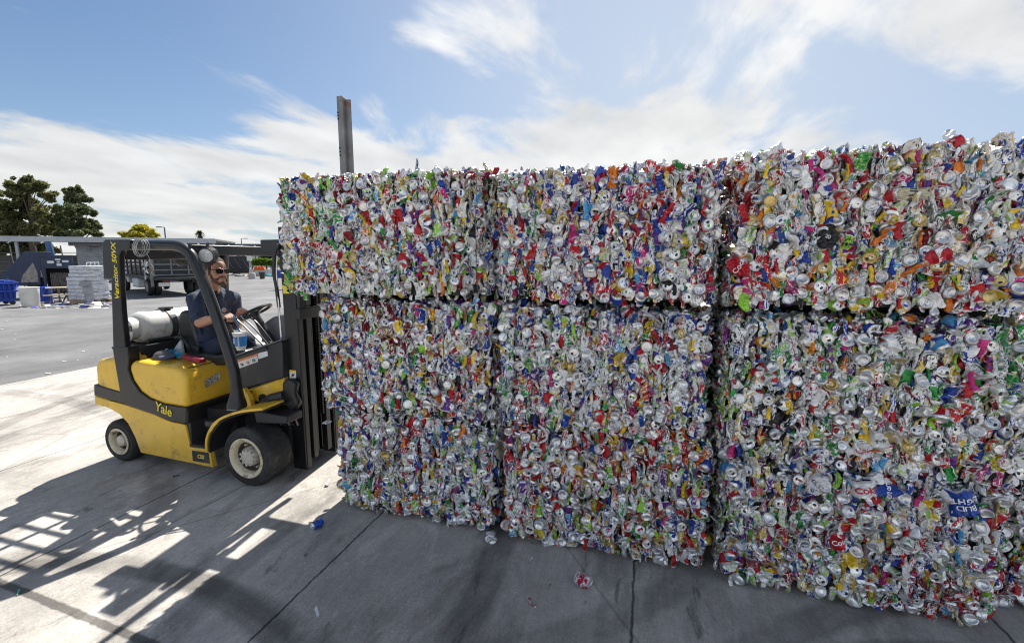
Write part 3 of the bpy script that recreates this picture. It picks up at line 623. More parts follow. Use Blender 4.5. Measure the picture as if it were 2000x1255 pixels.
# ------------------------------------------------------------------ forklift
YEL = mat('worn yellow paint', (.78, .48, .04), .36, 0, var=.09, scale=4, dirt=(.34, .21, .05), dscale=7, dlo=.56, dhi=.72, coat=.2, bump=.05, bscale=90, scratch=True)
YELB = mat('chipped yellow paint', (.70, .45, .07), .5, 0, var=.12, scale=5, dirt=(.06, .045, .03), dscale=11, dlo=.56, dhi=.60)
BLK = mat('black painted steel', (.012, .0125, .014), .36, 0, var=.25, scale=5, dirt=(.05, .048, .045), dscale=7, dlo=.58, dhi=.75)
BLKP = mat('dark grey plastic', (.026, .027, .030), .48, 0, var=.2, scale=6, dirt=(.075, .072, .068), dscale=5, dlo=.56, dhi=.75)
GREYP = mat('light grey plastic', (.16, .165, .175), .5, 0, var=.15, scale=6, dirt=(.3, .29, .28), dscale=5, dlo=.6, dhi=.75)
RUB = mat('tyre rubber', (.018, .018, .019), .78, 0, var=.3, scale=7, dirt=(.075, .07, .065), dscale=6, dlo=.5, dhi=.75, bump=.2, bscale=60)
RIMM = mat('dirty cream rim paint', (.62, .54, .38), .55, 0, var=.15, scale=9, dirt=(.11, .055, .025), dscale=13, dlo=.53, dhi=.66)
HUBM = mat('dirty white hub', (.50, .47, .40), .5, .1, var=.2, scale=14, dirt=(.12, .09, .06), dscale=16, dlo=.55, dhi=.66)
DISH = mat('rusty dark wheel dish', (.07, .06, .05), .6, .2, var=.3, scale=12, dirt=(.2, .18, .15), dscale=12)
DKI = mat('matte near-black', (.012, .012, .013), .8, 0, var=.3)  # one near-black tone for chassis, liners, axles and other dark parts
WHT = mat('white label', (.72, .72, .70), .5, 0, var=.06, dirt=(.4, .38, .35), dscale=9, dlo=.6, dhi=.75)
ORG = mat('orange label', (.70, .22, .06), .5, 0, var=.08)
YLB = mat('yellow lettering', (.80, .62, .04), .45, 0, var=.05)
INK = mat('black ink', (.03, .025, .025), .6, 0)
CHR = mat('polished steel rod', (.6, .6, .62), .22, 1.0, var=.08)
STL2 = mat('greasy bare steel', (.14, .125, .115), .42, .8, var=.3, scale=9, dirt=(.03, .028, .025), dscale=6, dlo=.5, dhi=.66)
VIN = mat('black vinyl', (.02, .02, .021), .38, 0, var=.2, bump=.15, bscale=140)
TANKM = mat('chalky white tank paint', (.56, .56, .53), .55, 0, var=.10, scale=5, dirt=(.25, .235, .20), dscale=6, dlo=.54, dhi=.70, bump=.08)
YC = 3.69; Y0 = 3.10; Y1 = 2 * YC - Y0
fl = thing('forklift', (-4.1, YC, 0), 'worn yellow and black forklift carrying a bale of crushed cans', 'forklift')
def P(pts, Y=3.12): return [xz(x, y, Y) for x, y in pts]
# counterweight with black trim, chipped bumper
MB().prism(P([(187, 716), (190, 706), (196, 701), (246, 700), (252, 786), (189, 752)]), Y0 + .01, Y1 - .01).build('counterweight', YEL, fl, bevel=.045, seg=4)
MB().prism(P([(187.2, 749), (239, 764), (250, 787), (187.6, 771)]), Y0, Y1).build('trim_band', BLK, fl, bevel=.01)
MB().prism(P([(187, 771.5), (217, 781), (217, 796), (188, 789)]), Y0 + .004, Y1 - .004).build('bumper', YELB, fl, bevel=.012)
# hood / seat cowl
MB().prism(P([(254, 712), (262, 703), (345, 718), (357, 724), (364, 740), (367, 797), (323, 790), (296, 779), (278, 766), (262, 743), (255, 722)]), Y0 + .006, Y1 - .006).build('engine_hood', YEL, fl, bevel=.05, seg=4)
# dark line of the hood seam
hx0, hz0 = xz(352, 724); 
MB().tube(arc([(xz(357, 726)[0] + .008, Y0 + .06, xz(357, 722)[1] + .006), (xz(357, 726)[0] + .004, 3.6, xz(357, 722)[1] + .006), (xz(357, 726)[0] + .004, Y1 - .06, xz(357, 722)[1] + .006)]), .004, 5).build('hood_seam', BLK, fl)
# black side bands (near, far) flowing into the rear pillars
side = P([(222, 676), (226, 682), (233, 725), (240, 765), (248, 788), (305, 807), (334, 819.5), (369, 826), (369, 794), (323, 787), (296, 776), (278, 763), (262, 740), (255, 720), (257, 702), (254, 676)])
for ya, yb in ((Y0 - .008, Y0 + .10), (Y1 - .10, Y1 + .008)):
    MB().prism(side, ya, yb).build('side_band', BLK, fl, bevel=.008)
xa, xb = xz(345, 800)[0], xz(369, 800)[0]
MB().box((xa, Y0 - .004, xz(367, 825)[1]), (xb + .004, Y1 + .004, xz(367, 796)[1])).build('band_front', BLK, fl, bevel=.012)
# side panels
pan = P([(217, 781), (248, 789), (305, 808), (334, 821), (365, 828), (374, 872), (409, 875), (412, 877), (420, 911), (279, 882), (276, 874), (267, 850), (254, 825), (236, 806), (217, 796)])
for ya, yb in ((Y0, Y0 + .05), (Y1 - .05, Y1)):
    MB().prism(pan, ya, yb).build('side_panel', YEL, fl, bevel=.006)
# inner chassis
MB().box((-4.86, Y0 + .06, .24), (-4.13, Y1 - .06, .84)).box((-4.14, Y0 + .2, .24), (-3.72, Y1 - .2, .60)).box((-3.75, Y0 + .30, .2), (-3.2, Y1 - .30, .68)).box((-5.15, Y0 + .25, .12), (-4.7, Y1 - .25, .6)).build('chassis', DKI, fl)
# step
sx0, sz0 = xz(363, 827); sx1, sz1 = xz(411, 873)
MB().box((sx0 + .02, Y0 + .17, sz1), (sx1 + .02, Y0 + .22, sz0 + .0)).box((sx0 + .005, Y0 + .02, sz1 - .02), (sx0 + .05, Y0 + .2, sz0 + .02)).box((xz(400, 800)[0] - .06, Y0 + .05, sz0 - .02), (sx1 + .03, Y0 + .22, sz0 + .035)).build('step_recess', BLKP, fl, bevel=.01)
b = MB(); b.box((sx0 + .04, Y0 + .004, sz1 - .012), (sx1, Y0 + .17, sz1 + .004))
for i in range(6):
    for j in range(3): x = sx0 + .055 + i * .027; b.box((x, Y0 + .006 + j * .05, sz1 + .003), (x + .013, Y0 + .032 + j * .05, sz1 + .018))
b.build('step_tread', BLKP, fl)
pl0, pl1 = xz(376.5, 899.5, 3.095), xz(407, 884, 3.095)
MB().box((pl0[0], Y0 - .006, pl0[1]), (pl1[0], Y0 - .0005, pl1[1])).build('name_plate', BLKP, fl, bevel=.002)
text('plate_lettering', 'CSS', at(391.5, 891.5, Y0 - .0075), (1, 0, -.02), (0, 0, 1), .052, YLB, fl, shear=.25, bold=.001)
text('side_lettering', 'Yale', at(319.5, 799.5, Y0 - .0125), (1, 0, -.25), (.14, 0, 1), .128, YLB, fl, bold=.0018, sx=.95)
# duct tape patch on the cowl front, vents
tx = xz(366, 770)[0] + .012
tp = MB(); 
for i in range(6):
    for j in range(4): pass
tp.prism([(3.30, .80), (3.46, .845), (3.455, .925), (3.29, .875)], tx, tx + .002, 'x'); tp.build('foil_tape', mat('crinkled foil tape', (.55, .55, .57), .3, .9, var=.3, scale=30, bump=.8, bscale=60), fl)
# front fender arch
ar = arc([(*xz(410, 876), 0), (*xz(410, 858), 0), (*xz(414, 842), 0), (*xz(424, 824), 0), (*xz(439, 812), 0), (*xz(460, 803), 0), (*xz(484, 797), 0), (*xz(520, 793), 0)], 5)
for ya, yb in ((Y0 - .03, Y0 + .22), (Y1 - .22, Y1 + .03)):
    out = [(p[0], p[1]) for p in ar]; inn = [(p[0] + .022 * (1 if i < 18 else .3), p[1] - (.004 if i < 12 else .020)) for i, p in enumerate(ar)]
    MB().prism(out + inn[::-1], ya, yb).build('front_fender', YEL, fl)
    inn2 = [(p[0] + .003, p[1] - .004) for p in inn]; in3 = [(p[0] + .015, p[1] - .01) for p in inn2]
    MB().prism(inn2 + in3[::-1], ya + .012, yb + .12 if ya < YC else yb).build('wheel_arch_liner', DKI, fl)
# yellow front frame under the dash with fin and hole
MB().prism(P([(485, 760), (554, 737), (556, 770), (556, 792), (486, 797)], 3.40), 3.40, 2 * YC - 3.40).build('front_frame', YEL, fl, bevel=.01)
MB().prism(P([(476, 757), (480, 757), (491, 772), (498, 797), (470, 797), (472, 775)], 3.34), 3.31, 3.36).build('frame_fin', YEL, fl, bevel=.006)
hp = at(514, 779, 3.395); MB().lathe([(.052, 0), (.052, .004)], frame(hp, (1, 0, 0), (0, -1, 0)), 20).build('frame_hole', DKI, fl)
MB().tube([at(490, 772, 3.38), at(489, 763, 3.37)], .012, 8).build('frame_pin', STL2, fl)
MB().prism([(xz(480, 805)[0], xz(480, 806)[1]), (xz(545, 805)[0], xz(480, 812)[1]), (xz(545, 805)[0], xz(480, 826)[1]), (xz(480, 805)[0] + .02, xz(480, 832)[1])], 3.20, 3.40).build('mud_flap', BLKP, fl, bevel=.012)
# dash cowl
MB().prism(P([(456, 697), (548, 665), (551, 672), (553, 738), (473, 760), (468, 735)], 3.37), 3.37, 2 * YC - 3.37).build('dash_cowl', BLKP, fl, bevel=.012, seg=3)
MB().prism(P([(455, 694), (548, 662.5), (548.5, 665), (456, 697)], 3.355), 3.355, 3.6).build('cowl_cap', GREYP, fl, bevel=.004)
for px, py in ((472, 688), (502, 678), (532, 668)):
    q = at(px, py, 3.42); MB().box((q[0] - .03, 3.40, q[2] - .012), (q[0] + .03, 3.43, q[2] + .006)).build('cap_clip', BLK, fl)
# far side console, steering column and wheel
MB().prism([(p[0], p[1]) for p in P([(512, 668), (520, 628), (537, 617), (562, 612), (575, 668)], 3.75)], 3.72, 4.05).build('dash_console', GREYP, fl, bevel=.03, seg=4)
sc_ = at(496, 610, 3.62); swn = Vector((-.45, -.12, .88)).normalized()
M = frame(sc_, (0, 1, 0), swn)
sw = MB(); sw.tube([M @ Vector((.17 * math.cos(a), .17 * math.sin(a), 0)) for a in np.linspace(0, 2 * math.pi, 33)[:-1]], .014, 8, closed=True)
sw = sw.build('steering_wheel', VIN, fl, smooth=True)
b = MB(); b.lathe([(.045, -.03), (.045, 0), (.03, .012)], M, 16)
for a in (.4, 2.5, 4.6): b.tube([M @ Vector((0, 0, -.012)), M @ Vector((.165 * math.cos(a), .165 * math.sin(a), 0))], .012, 8, flat=.5)
b.build('spokes', VIN, sw)
MB().tube([M @ Vector((0, 0, -.02)), M @ Vector((.0, .02, -.42))], [.035, .05], 12).build('steering_column', BLKP, fl)
# control levers
for i, (a, b_, c) in enumerate((((461, 622), (480, 640), (522, 682)), ((470, 620), (492, 636), (530, 680)), ((480, 616), (502, 630), (537, 674)), ((452, 626), (472, 648), (510, 684)))):
    yy = 3.36 + .05 * i
    lv = MB().tube(arc([at(*a, yy), at(*b_, yy), at(*c, yy)]), .007, 6).build('lever', BLK, fl); MB().ball(at(*a, yy), .018, 10).build('lever_knob', VIN, lv)
# stickers on the cowl
def decal(name, x0, y0, x1, y1, x2, y2, x3, y3, Yp, m, parent=fl):
    q = [at(x, y, Yp) for x, y in ((x0, y0), (x1, y1), (x2, y2), (x3, y3))]; bm = MB(); v = [(*p,) for p in q] + [(p[0], Yp + .0012, p[2]) for p in q]
    bm.add(v, [(0, 1, 2, 3), (7, 6, 5, 4), (0, 4, 5, 1), (1, 5, 6, 2), (2, 6, 7, 3), (3, 7, 4, 0)]); return bm.build(name, m, parent)
ws = decal('warning_label', 463, 703, 502, 690, 504, 706, 468, 719, 3.367, WHT)
decal('label_header', 463, 703, 502, 690, 502.6, 694, 464, 707, 3.3655, ORG, ws)
for i in range(3):
    cx, cy = 472 + i * 11.5, 711.5 - i * 4.0
    b = MB(); c = at(cx, cy, 3.365); M2 = frame(c, (1, 0, .34), (0, -1, 0))
    b.tube([M2 @ Vector((.012 * math.cos(a), .012 * math.sin(a), 0)) for a in np.linspace(0, 6.28, 15)[:-1]], .0022, 5, closed=True); b.tube([M2 @ Vector((-.009, .008, 0)), M2 @ Vector((.009, -.008, 0))], .0022, 5); b.tube([M2 @ Vector((.014, .008, 0)), M2 @ Vector((.018, -.012, 0))], .003, 5); b.build('pictogram', INK if i != 1 else ORG, ws)
decal('paper_label', 503, 690, 522, 685, 523, 695, 505, 701, 3.367, WHT)
# wheels
def wheel(cx, cy, r, wdt, rim_r, facing, nb):
    M = frame((cx, cy, r), (1, 0, 0), (0, facing, 0))
    t = MB().lathe([(rim_r, -.03), (rim_r + .008, 0), (r * .90, .0), (r * .965, -.012), (r, -.035), (r, -wdt + .035), (r * .965, -wdt), (rim_r, -wdt)], M, 48, caps=False)
    for k in range(26):     # tread lugs
        a0 = 2 * math.pi * k / 26
        for s_, o_ in ((0, 0), (1, .12)):
            h0, h1 = (-.03, -wdt * .46) if s_ == 0 else (-wdt * .54, -wdt + .03); v = []
            for hh in (h0, h1):
                for aa in (a0 + o_ - .075 + (.06 if hh == h1 else 0), a0 + o_ + .075 + (.06 if hh == h1 else 0)):
                    for rr_ in (r * .985, r * 1.012): v.append(M @ Vector((rr_ * math.cos(aa), rr_ * math.sin(aa), hh)))
            t.add(v, [(0, 1, 3, 2), (4, 6, 7, 5), (0, 4, 5, 1), (2, 3, 7, 6), (1, 5, 7, 3), (0, 2, 6, 4)])
    w_ = t.build('wheel', RUB, fl, smooth=True)
    for rr_ in (rim_r + .022, r * .86): MB().tube([M @ Vector((rr_ * math.cos(a), rr_ * math.sin(a), .0005)) for a in np.linspace(0, 6.2832, 41)[:-1]], .0035, 5, closed=True).build('sidewall_ring', RUB, w_)
    MB().lathe([(rim_r + .006, -.02), (rim_r + .012, .006), (rim_r, .012), (rim_r * .9, .004), (rim_r * .84, -.012), (rim_r * .80, -.045)], M, 40, caps=False).build('rim', RIMM, w_, smooth=True)
    MB().lathe([(rim_r * .81, -.05), (rim_r * .78, -.052), (rim_r * .72, -.085), (.002, -.085)], M, 32, caps=False).build('rim_dish', DISH, w_, smooth=True)
    MB().lathe([(rim_r * .50, -.085), (rim_r * .50, -.035), (rim_r * .42, -.012), (rim_r * .24, -.004), (.012, -.002)], M, 28).build('hub', HUBM, w_, smooth=True)
    b = MB()
    for k in range(nb):
        a = 2 * math.pi * k / nb + .2; rb = rim_r * (.40 if nb > 6 else .64); b.lathe([(.011, -.02 if nb > 6 else -.085), (.011, .006 if nb > 6 else -.06), (.006, .010 if nb > 6 else -.055)], M @ Matrix.Translation((rb * math.cos(a), rb * math.sin(a), -.006)), 6)
    if nb > 6:
        for k in range(6): a = 2 * math.pi * k / 6; rb = rim_r * .64; b.lathe([(.012, -.085), (.012, -.055), (.007, -.045)], M @ Matrix.Translation((rb * math.cos(a), rb * math.sin(a), 0)), 6)
    b.build('wheel_nuts', HUBM, w_)
    return w_
fx, rx = at(482, 895, 3.07)[0], at(233.5, 862, 3.12)[0]
wheel(fx, 3.065, .272, .26, .175, -1, 10); wheel(fx, 2 * YC - 3.065, .272, .26, .175, 1, 10)
wheel(rx, 3.115, .215, .19, .125, -1, 4); wheel(rx, 2 * YC - 3.115, .215, .19, .125, 1, 4)
# rear wheel well inside
MB().tube([(rx, 3.3, .215), (rx, 2 * YC - 3.3, .215)], .05, 10).build('rear_axle', DKI, fl)
MB().tube([(fx, 3.3, .272), (fx, 2 * YC - 3.3, .272)], .08, 10).build('front_axle', DKI, fl)
# overhead guard
zt = xz(300, 470)[1]
def pillar_front(Yp, sgn):
    pts = arc([at(250, 479, 3.13), at(320, 479, 3.13), at(345, 481, 3.13), at(362, 490, 3.13), at(376, 510, 3.13), at(403, 574, 3.13), at(430, 650, 3.13), at(452, 720, 3.13), at(458, 760, 3.13), at(459, 795, 3.13)], 5)
    pts = [(p[0], Yp, p[2]) for p in pts]; return MB().tube(pts, [.047] * (len(pts) - 6) + [.05, .055, .06, .07, .08, .085], 10, flat=1).build('guard_front_pillar', BLK, fl, smooth=True)
pillar_front(3.15, 1); pillar_front(2 * YC - 3.15, -1)
rp = P([(204, 474), (210, 468), (258, 468), (258, 486), (242, 489), (237, 500), (239, 560), (242, 610), (249, 676), (249, 702), (226, 690), (224, 620), (222, 545), (207, 545)])
for ya, yb in ((Y0 - .004, Y0 + .055), (Y1 - .055, Y1 + .004)): MB().prism(rp, ya, yb).build('guard_rear_pillar', BLK, fl, bevel=.01)
xr, xf = xz(215, 470)[0], xz(362, 480)[0]
MB().box((xr - .02, Y0 + .08, zt - .17), (xr + .09, Y1 - .08, zt - .005)).build('guard_rear_beam', BLK, fl, bevel=.015)
MB().box((xf - .09, Y0 + .05, zt - .13), (xf + .03, Y1 - .05, zt - .035)).build('guard_front_beam', BLK, fl, bevel=.012)
for i in range(6):
    y = Y0 + .19 + i * (Y1 - Y0 - .38) / 5; MB().box((xr + .07, y - .016, zt - .06), (xf - .05, y + .016, zt - .025)).build('roof_bar', BLK, fl, bevel=.006)
for fx_ in (.36, .68): x = xr + (xf - xr) * fx_; MB().box((x - .02, Y0 + .05, zt - .095), (x + .02, Y1 - .05, zt - .062)).build('roof_cross_bar', BLK, fl)
MB().box((at(508, 480, 3.5)[0], 3.50, at(508, 495, 3.5)[2]), (at(545, 480, 3.5)[0], 3.62, at(508, 468, 3.5)[2])).build('guard_bracket', BLKP, fl, bevel=.012)
text('pillar_lettering', 'Veracitor 50VX', at(225.5, 530, Y0 - .0055), (.06, 0, 1), (-1, 0, .06), .083, YLB, fl, shear=.2, bold=.0012)
# LP gas tank lying across the counterweight
tc = Vector(at(263, 641, 3.36)); rT = .165
def tM(h): return Matrix.Translation(tc) @ Matrix.Rotation(-math.pi / 2, 4, 'X') @ Matrix.Translation((0, 0, h))
tk = MB().lathe([(.0, -.04), (.06, -.035), (.115, -.015), (.15, .02), (rT, .075), (rT, .62), (.15, .68), (.1, .72), (0, .735)], tM(0), 36).build('gas_tank', TANKM, fl, smooth='all')
ring = MB().lathe([(.118, -.015), (.124, -.10), (.116, -.10), (.110, -.015)], tM(0), 32).build('tank_collar', TANKM, tk, smooth=True)
MB().lathe([(.0, -.05), (.03, -.05), (.03, -.02)], tM(0), 12).build('tank_valve', STL2, tk)
MB().lathe([(rT + .001, .27), (rT + .008, .272), (rT + .008, .338), (rT + .001, .34)], tM(0), 36).build('tank_strap', BLKP, tk)
bk = tM(.305) @ Vector((.02, -(rT + .012), 0)); MB().box((bk[0] - .03, bk[1] - .04, tc.z + rT - .0), (bk[0] + .06, bk[1] + .05, tc.z + rT + .025)).build('strap_buckle', STL2, tk)
for dx in (-.12, .13): MB().tube([tM(.02) @ Vector((dx, rT * .82, 0)), tM(.7) @ Vector((dx, rT * .82, 0))], .022, 8).build('tank_cradle', BLK, fl)
MB().box((tc.x - .2, 3.32, 1.0), (tc.x + .22, 4.2, tc.z - rT * .95)).build('tank_bracket', DKI, fl)
# seat
sb = [at(346, 620, 3.5), at(352, 605, 3.5), at(366, 602, 3.5)]
MB().prism(P([(345, 625), (349, 608), (362, 605), (372, 612), (384, 660), (392, 690), (366, 697), (352, 690), (350, 660)], 3.55), 3.55, 4.02).build('seat_back', VIN, fl, bevel=.05, seg=4)
MB().prism(P([(360, 697), (372, 686), (420, 694), (448, 690), (452, 700), (448, 712), (410, 716), (366, 712)], 3.45), 3.45, 4.08).build('seat_cushion', VIN, fl, bevel=.04, seg=4)
MB().tube(arc([at(342, 661, 3.5), at(356, 661, 3.48), at(366, 672, 3.47), at(372, 690, 3.48)]), .017, 8).build('hip_restraint', BLK, fl, smooth=True)
MB().box(tuple(at(374, 690, 3.44)), tuple(np.array(at(386, 677, 3.44)) + np.array([0, .04, 0]))).build('belt_buckle', BLK, fl, bevel=.006)
# work lamps
GLS = mat('lamp lens', (.55, .56, .55), .25, 0, var=.3, scale=40, bump=.5, bscale=90)
def lamp(px, py, Yp, r, dirv, name='work_lamp'):
    c = at(px, py, Yp); M = frame(c, (0, 0, 1), dirv)
    b = MB().lathe([(r * .55, -r * 1.5), (r * .9, -r * 1.3), (r, -r * .2), (r * 1.04, 0), (r * .86, .002)], M, 24)
    for k in range(5): b.lathe([(r * 1.06, -r * (1.25 - .2 * k)), (r * 1.06, -r * (1.17 - .2 * k))], M, 20)
    l = b.build(name, BLKP, fl); MB().lathe([(r * .87, -.004), (r * .87, .004), (r * .5, .009), (0, .011)], M, 24).build('lens', GLS, l)
    MB().tube([M @ Vector((r * .6, 0, -r * .8)), M @ Vector((r * 1.5, 0, -r * .9)), c + np.array([-.02, .05, r * 1.6])], .012, 6).build('lamp_bracket', BLK, l)
lamp(402, 499, 3.24, .068, (.42, -.9, -.12)); lamp(347, 504, 4.0, .085, (-1, -.2, -.1))
# coil of wire on the top rail
WIR = mat('grey wire', (.35, .35, .34), .4, .7)
b = MB()
for i in range(5):
    cx, cy = 281 + i * 2.6, 483 + (i % 2) * 2; b.tube([np.array(at(cx + 7 * math.cos(a) * (.8 + .1 * i), cy + 16 * math.sin(a), 3.13)) + np.array([0, -.052 + .02 * math.cos(a), 0]) for a in np.linspace(0, 6.28, 21)[:-1]], .0028, 5, closed=True)
b.tube(arc([at(283, 490, 3.07), at(291, 502, 3.08), at(293, 512, 3.09), at(300, 524, 3.1), at(296, 532, 3.1), at(303, 540, 3.1)]), .0026, 5); b.build('wire_coil', WIR, fl)
# mast
mx0, mx1 = -3.205, -3.06
for y in (3.44, 2 * YC - 3.44 - .07):
    b = MB(); b.box((mx0, y, .03), (mx1, y + .022, 2.33)); b.box((mx0, y + .022, .03), (mx0 + .02, y + .075, 2.33)); b.box((mx1 - .02, y + .022, .03), (mx1, y + .075, 2.33)); b.build('mast_outer_rail', BLK, fl, bevel=.004)
for k, (xx, y, zb, ztp) in enumerate(((-3.13, 3.56, .10, 2.36), (-3.16, 3.655, .14, 2.5))):
    for yy in (y, 2 * YC - y - .06):
        b = MB(); b.box((xx - .02, yy, zb), (xx + .07, yy + .018, ztp - k * .2)); b.box((xx + .052, yy + .018, zb), (xx + .07, yy + .06, ztp - k * .2)); b.build('mast_inner_rail', BLK, fl, bevel=.003)
MB().box((mx0, 3.45, 1.0), (mx0 + .04, 2 * YC - 3.45, 1.12)).box((mx0, 3.45, 2.1), (mx0 + .04, 2 * YC - 3.45, 2.2)).box((mx0, 3.45, .12), (mx0 + .06, 2 * YC - 3.45, .3)).build('mast_crossmember', BLK, fl)
for y in (3.60, 3.92): MB().tube([(-3.13, y, .12), (-3.13, y, 1.45)], .04, 12).tube([(-3.13, y, 1.45), (-3.13, y, 2.2)], .026, 12).build('lift_cylinder', BLK, fl, smooth=True)
b = MB()
for y in (3.72, 3.84):
    for i in range(70): z = .5 + i * .026; b.box((-3.085 + .004 * (i % 2), y, z), (-3.065, y + .02, z + .018))
b.build('lift_chain', BLK, fl)
MB().box((-3.02, 3.38, 1.50), (-2.97, 4.18, 1.60)).box((-3.02, 3.38, 1.86), (-2.97, 4.18, 1.95)).box((-3.02, 3.40, 1.55), (-2.98, 3.46, 1.9)).box((-3.02, 4.10, 1.55), (-2.98, 4.16, 1.9)).build('fork_carriage', BLK, fl, bevel=.006)
b = MB()
for i in range(5): y = 3.36 + i * .2; b.box((-2.96, y, 1.9), (-2.93, y + .035, 2.42))
b.box((-2.965, 3.36, 2.40), (-2.925, 4.2, 2.445)); b.build('load_backrest', BLK, fl)
for y in (3.48, 3.96): MB().prism([(-2.96, 2.0), (-2.92, 2.0), (-2.90, 1.775), (-1.8, 1.765), (-1.75, 1.755), (-1.8, 1.745), (-2.96, 1.735)], y, y + .11).build('fork', STL2, fl, bevel=.004)
MB().tube(arc([at(541, 500, 3.43), at(540, 540, 3.43), at(546, 620, 3.43), at(552, 700, 3.43), at(556, 758, 3.43)]), .009, 6).build('hydraulic_pipe', CHR, fl, smooth=True)
MB().tube(arc([at(545, 478, 3.43), at(537, 495, 3.42), at(535, 530, 3.42), at(540, 560, 3.43), at(545, 600, 3.44)]), .017, 8).build('hydraulic_hose', VIN, fl, smooth=True)
MB().prism(P([(552, 745), (566, 738), (580, 748), (577, 768), (585, 790), (572, 808), (556, 790), (553, 770)], 3.38), 3.36, 3.44).build('mast_pivot_cover', VIN, fl, bevel=.03, seg=3)
MB().tube([at(508, 787, 3.32), at(528, 778, 3.34), at(556, 772, 3.36)], [.018, .045, .05], 10).build('tilt_cylinder', BLKP, fl)
lab = decal('mast_label', 565, 722, 578, 723, 578.5, 738, 566, 738, 3.4385, WHT); decal('label_header', 565, 722, 578, 723, 578, 726.5, 565.2, 726, 3.437, YLB, lab)
b = MB(); c = at(572, 732, 3.4365); b.ball(c, (.014, .002, .012), 10); b.tube([c + np.array([-.02, 0, -.016]), c + np.array([.02, 0, .012])], .003, 5); b.build('pictogram', INK, lab)
MB().prism(P([(553, 556), (566, 560), (562, 568), (570, 573), (556, 573)], 3.42), 3.405, 3.41).build('yellow_tag', YLB, fl)
for i in range(5):
    a = at(505 + i * 8, 806, 3.34); MB().tube(arc([a, np.array(a) + np.array([.08, .03, -.06]), np.array(a) + np.array([.14, .05, .02 - .1 * (i % 2)]), np.array(a) + np.array([.2, .06, -.12])]), .011, 6).build('hose_bundle', VIN if i % 2 else STL2, fl, smooth=True)

# ---- loose things lying on the forklift
hz = xz(300, 708)[1]
CLO = mat('dark cloth', (.022, .022, .026), .85, 0, var=.3, bump=.6, bscale=25)
def cloth(name, cx, cy, rx_, ry_, z, h, m, seed, label, cat):
    rgc = np.random.default_rng(seed); nu, nr = 28, 7; v = []; f = []
    for i in range(nr + 1):
        for k in range(nu):
            a = 6.2832 * k / nu; rr_ = (i / nr) * (1 + .22 * math.sin(3 * a + seed) + .12 * math.sin(7 * a)); x, y = cx + rx_ * rr_ * math.cos(a), cy + ry_ * rr_ * math.sin(a)
            zz = z + h * (1 - (i / nr) ** 2) * (.6 + .6 * mnoise.noise(Vector((x * 14, y * 14, seed)))) + .012 * abs(mnoise.noise(Vector((x * 30, y * 30, seed)))); v.append((x, y, max(zz, z + .002)))
    for i in range(nr):
        for k in range(nu): f.append((i * nu + k, i * nu + (k + 1) % nu, (i + 1) * nu + (k + 1) % nu, (i + 1) * nu + k))
    o = MB().add(v, f).build(name, m, None, smooth='all'); md = o.modifiers.new('t', 'SOLIDIFY'); md.thickness = .004; md.offset = 1; return tag(o, label, cat)
p = gp(285, 688, hz); cloth('jacket', p[0] + .02, p[1] + .02, .17, .12, hz + .002, .07, CLO, 3, 'crumpled black cloth lying on the forklift hood beside the gas tank', 'cloth')
p = gp(327, 700, hz); CAPM = mat('faded navy cotton', (.075, .075, .14), .85, 0, var=.15, bump=.3, bscale=80); CAPG = mat('grey cap mesh', (.10, .10, .105), .9, 0, var=.3, bump=.6, bscale=60)
cap = thing('baseball_cap', (p[0], p[1], hz), 'faded navy baseball cap lying on the forklift hood behind the seat', 'cap')
MB().ball((p[0] - .06, p[1] + .01, hz + .01), (.10, .085, .07), 20).build('crown', CAPG, cap, smooth='all')
br = []; 
for i in range(13): a = -1.45 + 2.9 * i / 12; br.append((p[0] + .005 + .125 * math.cos(a) * 1.0, p[1] - .015 + .095 * math.sin(a), hz + .018 + .02 * math.cos(a * 1.2)))
inb = [(p[0] - .0 + .03 * math.cos(-1.45 + 2.9 * i / 12), p[1] - .01 + .075 * math.sin(-1.45 + 2.9 * i / 12), hz + .045) for i in range(13)]
b = MB(); b.add(br + inb, [(i, i + 1, 14 + i, 13 + i) for i in range(12)]); o = b.build('brim', CAPM, cap, smooth='all'); md = o.modifiers.new('t', 'SOLIDIFY'); md.thickness = .006
p0, p1 = np.array(gp(327, 684, hz + .03)), np.array(gp(352, 694, hz + .03)); BOT = mat('blue plastic bottle', (.03, .33, .55), .2, 0, trans=.2)
bt = thing('water_bottle', tuple(p0), 'light blue bottle lying on its side behind the seat', 'bottle'); MB().tube([p0, p0 + (p1 - p0) * .12, p0 + (p1 - p0) * .2, p1], [.014, .016, .032, .032], 16).build('bottle_body', BOT, bt, smooth=True); MB().tube([p0 + (p0 - p1) * .08, p0], .018, 12).build('bottle_cap', WHT, bt)
p0 = gp(350, 700, hz); RED = mat('dark red plastic case', (.25, .008, .03), .4, 0, var=.15)
a_, b_ = gp(350, 703, hz + .0), gp(386, 711, hz + .0); d_ = Vector(b_) - Vector(a_)
rc = thing('tool_case', tuple(a_), 'dark red plastic case lying on the forklift hood beside the seat', 'case'); Mr = Matrix.Translation(Vector(a_) + Vector((0, .01, .005))) @ Matrix.Rotation(math.atan2(d_.y, d_.x), 4, 'Z'); MB().box((0, 0, 0), (d_.length, .07, .042), Mr).build('case_body', RED, rc, bevel=.012); MB().box((d_.length * .4, -.006, .018), (d_.length * .6, .002, .03), Mr).build('case_latch', RED, rc)
pp = at(352, 678, 3.56); tag(MB().prism([xz(333, 690, 3.5), xz(352, 663, 3.5), xz(356, 690, 3.5)], 3.5, 3.53).build('paper_bag', mat('white paper', (.62, .64, .66), .8, 0, var=.08, bump=.3, bscale=20), None, bevel=.004), 'folded white paper wedged beside the seat back above the blue bottle', 'paper')
